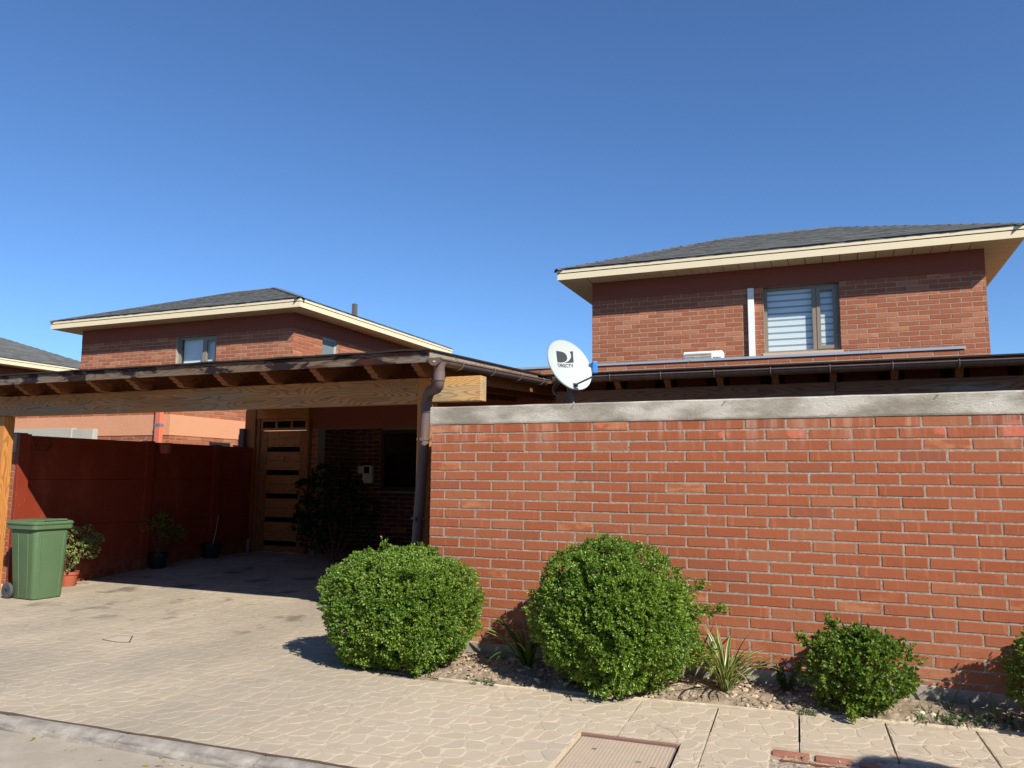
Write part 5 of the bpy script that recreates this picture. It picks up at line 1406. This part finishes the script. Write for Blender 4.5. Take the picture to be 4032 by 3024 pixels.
for a in np.linspace(.1, math.pi - .1, 7): MB().tube([(-10.145 + .104 * math.sin(a), 7.48 + .13 * math.cos(a), 2.0), (-10.145 + .07 * math.sin(a), 7.48 + .09 * math.cos(a), 1.86)], .0025, 5).build('wire', WIRE, HB)
# tall shrub in the porch
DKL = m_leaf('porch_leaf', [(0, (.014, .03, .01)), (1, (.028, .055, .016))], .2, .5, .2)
tc = (-7.75, 11.0, .14)
shrubby('tall dark leafy shrub in the porch in front of the recess', 'porch_shrub', tc, [((-7.75 + a, 11.0 + b, z), r) for a, b, z, r in ((-.55, 0, 1.0, .2), (-.7, .05, .75, .18), (-.6, 0, 1.35, .16), (-.3, -.1, .85, .28), (0, 0, 1.15, .3), (.3, .05, .95, .28), (.55, 0, .7, .22), (-.35, .1, 1.55, .18), (0, .05, 1.5, .2), (.3, .1, 1.3, .2), (0, -.1, .7, .3), (.6, .1, 1.0, .18), (-.45, -.05, .55, .2))], 90, DKL, .055, .026, 5)

# ------------------------------------------------------------------ manhole cover and broken pit in the pavement
MC = thing('manhole_cover', 'square rusty metal manhole cover with a waffle grid', 'manhole', (-1.2, 4.5, 0))
def m_cover():
    nt = NT('cover_iron', .7, .3); v = nt.pos()
    c = nt.ramp(nt.noise(v, 9, 5, .7), (.3, lin(104, 90, 79)), (.6, lin(124, 109, 95)), (.8, lin(150, 134, 117)))
    nt.bump(nt.noise(v, 140, 3), .4, .003); return nt.col(c)
COV = m_cover()
ha, hb, hc, hd = HOLES[0]
def uvbox(mb, a, b, c, d, z0, z1):
    p = [uv2w(a, c), uv2w(b, c), uv2w(b, d), uv2w(a, d)]
    return mb.add([(x, y, z0) for x, y in p] + [(x, y, z1) for x, y in p], [(0, 3, 2, 1), (4, 5, 6, 7), (0, 1, 5, 4), (1, 2, 6, 5), (2, 3, 7, 6), (3, 0, 4, 7)])
uvbox(MB(), ha + .012, hb - .02, hc - .02, hd - .045, -.05, -.021).build('plate', COV, MC, bevel=.003)
gm_ = MB(); nu_, nv_ = 25, 26; wu = (hb - ha - .032 - .03) / nu_; wv_ = (hd - hc - .025 - .03) / nv_
for k in range(nu_ + 1):
    u = ha + .012 + .015 + k * wu; uvbox(gm_, u - .0036, u + .0036, hc - .01, hd - .058, -.0215, -.0145)
for k in range(nv_ + 1):
    v = hc + k * wv_; uvbox(gm_, ha + .025, hb - .034, v - .0036, v + .0036, -.0216, -.0146)
g_ = gm_.build('waffle_grid', m_plain('grid_worn', lin(190, 172, 150), .65, var=.35, vs=12), MC); g_['kind'] = 'stuff'
for (u, v) in ((.13, .40), (.41, .28), (.50, .22)):
    uvbox(MB(), ha + u, ha + u + .03, hc + v, hc + v + .025, -.0213, -.0135).build('lifting_lug', COV, MC, bevel=.003)
fr = MB(); uvbox(fr, ha + .0005, hb - .02, hd - .026, hd - .001, -.06, -.006)
fr.build('back_rim', m_plain('broken_rim', lin(138, 104, 90), .9, var=.55, vs=40, bump=.8), MC, bevel=.004)
uvbox(MB(), ha + .0005, ha + .009, hc - .03, hd - .0265, -.06, -.004).build('side_rim', m_plain('pale_rim', lin(196, 176, 146), .9, var=.4, vs=50, bump=.8), MC, bevel=.003)
struct('manhole_bed', uvbox(MB(), ha, hb, hc - .05, hd, -.075, -.052), UNDER)

PIT = thing('broken_kerb_pit', 'broken brick-edged gap in the pavement with rusty rail and rubble', 'pit', (.2, 4.9, 0))
pa, pb, pc_, pd = HOLES[1]
def m_rub():
    nt = NT('rubble', .95, .1); v = nt.pos()
    c = nt.ramp(nt.noise(v, 30, 5, .7), (.3, lin(120, 106, 90)), (.5, lin(168, 154, 134)), (.7, lin(206, 194, 174)))
    nt.bump(nt.noise(v, 80, 5, .75), 1, .012); return nt.col(c)
RUBM = m_rub()
OLDB = mat_brick('old_brick', [(0, (.30, .12, .08)), (.5, (.36, .16, .11)), (1, (.2, .12, .1))], False, .3, .3)
rb = MB(); nu2, nv2 = 70, 26
for i in range(nu2 + 1):
    for j in range(nv2 + 1):
        u = pa + (pb - pa) * i / nu2; v = pc_ + (pd - pc_) * j / nv2; x, y = uv2w(u, v)
        back = (pd - v)
        z = (-.028 if .08 < back < .2 else -.012 if back >= .2 else -.022) + .010 * mnoise.noise((x * 22, y * 22, 0)) + .006 * mnoise.noise((x * 60, y * 60, 4))
        if u > pa + .55 and back < .16: z += .014 + .006 * mnoise.noise((x * 30, y * 30, 7))
        rb.v.append((x, y, min(z, -.004)))
for i in range(nu2):
    for j in range(nv2): rb.f.append((i * (nv2 + 1) + j, (i + 1) * (nv2 + 1) + j, (i + 1) * (nv2 + 1) + j + 1, i * (nv2 + 1) + j + 1))
rb.build('mortar_fill', RUBM, PIT)
for a, b, d0 in ((.012, .215, .004), (.245, .44, .012), (.475, .60, .03), (.63, .74, .05)):
    uvbox(MB(), pa + a, pa + b, pd - .085 - d0, pd - .004 - d0, -.05, -.010 - d0 * .1).build('brick', OLDB, PIT, bevel=.009, smooth='auto')
RUST = m_plain('rusty_steel', lin(116, 70, 56), .75, .3, var=.4, vs=25, bump=.4)
uvbox(MB(), pa + .05, pa + .95, pd - .205, pd - .188, -.05, -.007).build('rail', RUST, PIT, bevel=.002)
it = []
for _ in range(140):
    u = random.uniform(pa + .02, pb - .1); v = random.uniform(pc_ + .05, pd - .09); x, y = uv2w(u, v); r = .003 + .009 * random.random() ** 2
    vv, ff = rock(r); it.append((vv + np.array([x, y, -.012]), ff))
join_np('rubble_bits', it, m_clod(), PIT)

# ------------------------------------------------------------------ litter on street and pavement
def flat_leaf(x, y, z, s, a):
    c = Matrix.Translation((x, y, z)) @ Matrix.Rotation(a, 4, 'Z') @ Matrix.Rotation(random.uniform(-.3, .3), 4, 'X')
    v = [(0, 0, .001), (s * .4, s * .3, s * .18), (s * .8, s * .22, s * .12), (s, 0, .004), (s * .75, -s * .25, s * .1), (s * .35, -s * .28, s * .2)]
    return np.array([tuple(c @ Vector(p)) for p in v]), [(0, 3, 2, 1), (0, 5, 4, 3)]
it = []
for x, d in ((-4.55, -.16), (-4.2, -.2), (-3.6, -.17), (-3.52, -.2), (-3.45, -.18), (-2.95, -.17), (-2.65, -.2), (-3.9, -.3), (-4.8, -.3), (-3.2, -.25), (-2.8, -.26), (-3.55, -.23), (-3.4, -.21)):
    for _ in range(3 if random.random() < .4 else 1): it.append(flat_leaf(x + random.uniform(-.05, .05), kerby(x) + d + random.uniform(-.03, .03), -.0505, random.uniform(.015, .04), random.uniform(0, 6)))
for _ in range(14):
    u = random.uniform(pa + .03, pa + .28); v = pd - random.uniform(.10, .17); x, y = uv2w(u, v); it.append(flat_leaf(x, y, -.012, random.uniform(.015, .035), random.uniform(0, 6)))
for _ in range(170):
    x = random.uniform(-3.0, 1.4); e = edge_y(x); it.append(flat_leaf(x, e + random.uniform(.0, .5), soil_z(x, e + .3) + .012, random.uniform(.01, .028), random.uniform(0, 6)))
o = join_np('dry_leaves', it, m_leaf('litter_leaf', [(0, (.38, .24, .10)), (.5, (.50, .36, .18)), (1, (.62, .5, .32))], .2, .7, .2), None); tag(o, 'scattered dry leaves along the kerb and planting bed', None, None, 'stuff')

# ------------------------------------------------------------------ unseen small tree, added past the right edge to cast a pavement shadow
ST = thing('shadow_tree', 'unseen small leaning tree, added past the right edge to cast a shadow', 'tree', (2.9, 4.25, 0))
MB().tube([(2.9, 4.25, -.02), (2.9, 4.15, .6), (2.87, 3.85, 1.2), (2.8, 3.45, 1.7), (2.77, 3.22, 2.15)], [.045, .038, .03, .022, .01], 10).build('trunk', BARK, ST, smooth='auto')
P = []; D = []
for _ in range(1500):
    d = Vector(rng.normal(size=3)).normalized(); k = 1.0 if rng.random() < .6 else rng.uniform(.4, 1)
    P.append(Vector((2.77 + d.x * .30 * k, 3.2 + d.y * .30 * k, 2.08 + d.z * .33 * k))); D.append(d + Vector((0, 0, .3)))
leaf_mesh('crown', *sprigs(np.array(P), np.array(D), 6, .04, .02), GREEN2, ST)

# ------------------------------------------------------------------ unseen far side of the street, added to deepen the carport shade
FAR_B = mat_brick('far_brick', BH, True, .2, .05)
OW = thing('garden_wall', 'unseen long low brick wall, added across the street behind the camera', 'wall', (-4, -6.6, 0))
boxpart('wall', FAR_B, OW, -40, 30, -6.8, -6.6, -.06, 2.1, bevel=0)
boxpart('coping', m_plinth(), OW, -40, 30, -6.82, -6.58, 2.102, 2.26, bevel=.006)
for k, (x0, nm) in enumerate(((-34, 'unseen brick house added across the street, far left behind the camera'), (-22.5, 'unseen brick house added across the street, second from the left'), (-11, 'unseen brick house added across the street, opposite the carport'), (.5, 'unseen brick house added across the street, opposite the garden wall'), (12, 'unseen brick house added across the street, far right behind the camera'))):
    HH = thing('brick_house', nm, 'house', (x0 + 4.5, -13, 0), 'unseen houses added across the street')
    boxpart('wall', FAR_B, HH, x0, x0 + 9, -16, -10, -.06, 5.2, bevel=0)
    MB().add([(x0 - .5, -16.5, 5.2), (x0 + 9.5, -16.5, 5.2), (x0 + 9.5, -9.5, 5.2), (x0 - .5, -9.5, 5.2), (x0 + 3, -13, 6.7), (x0 + 6, -13, 6.7)], [(0, 1, 5, 4), (1, 2, 5), (2, 3, 4, 5), (3, 0, 4), (3, 2, 1, 0)]).build('roof', SH_I, HH)
    for wx in (1.5, 5.8):
        wn_ = tapered_frame(x0 + wx, x0 + wx + 1.4, 3.5, 4.7, -10.02, -9.96, .05, 'window', TAUPE, HH)
        MB().box(x0 + wx + .05, x0 + wx + 1.35, -10.0, -9.99, 3.55, 4.65).build('pane', DGLASS, wn_)
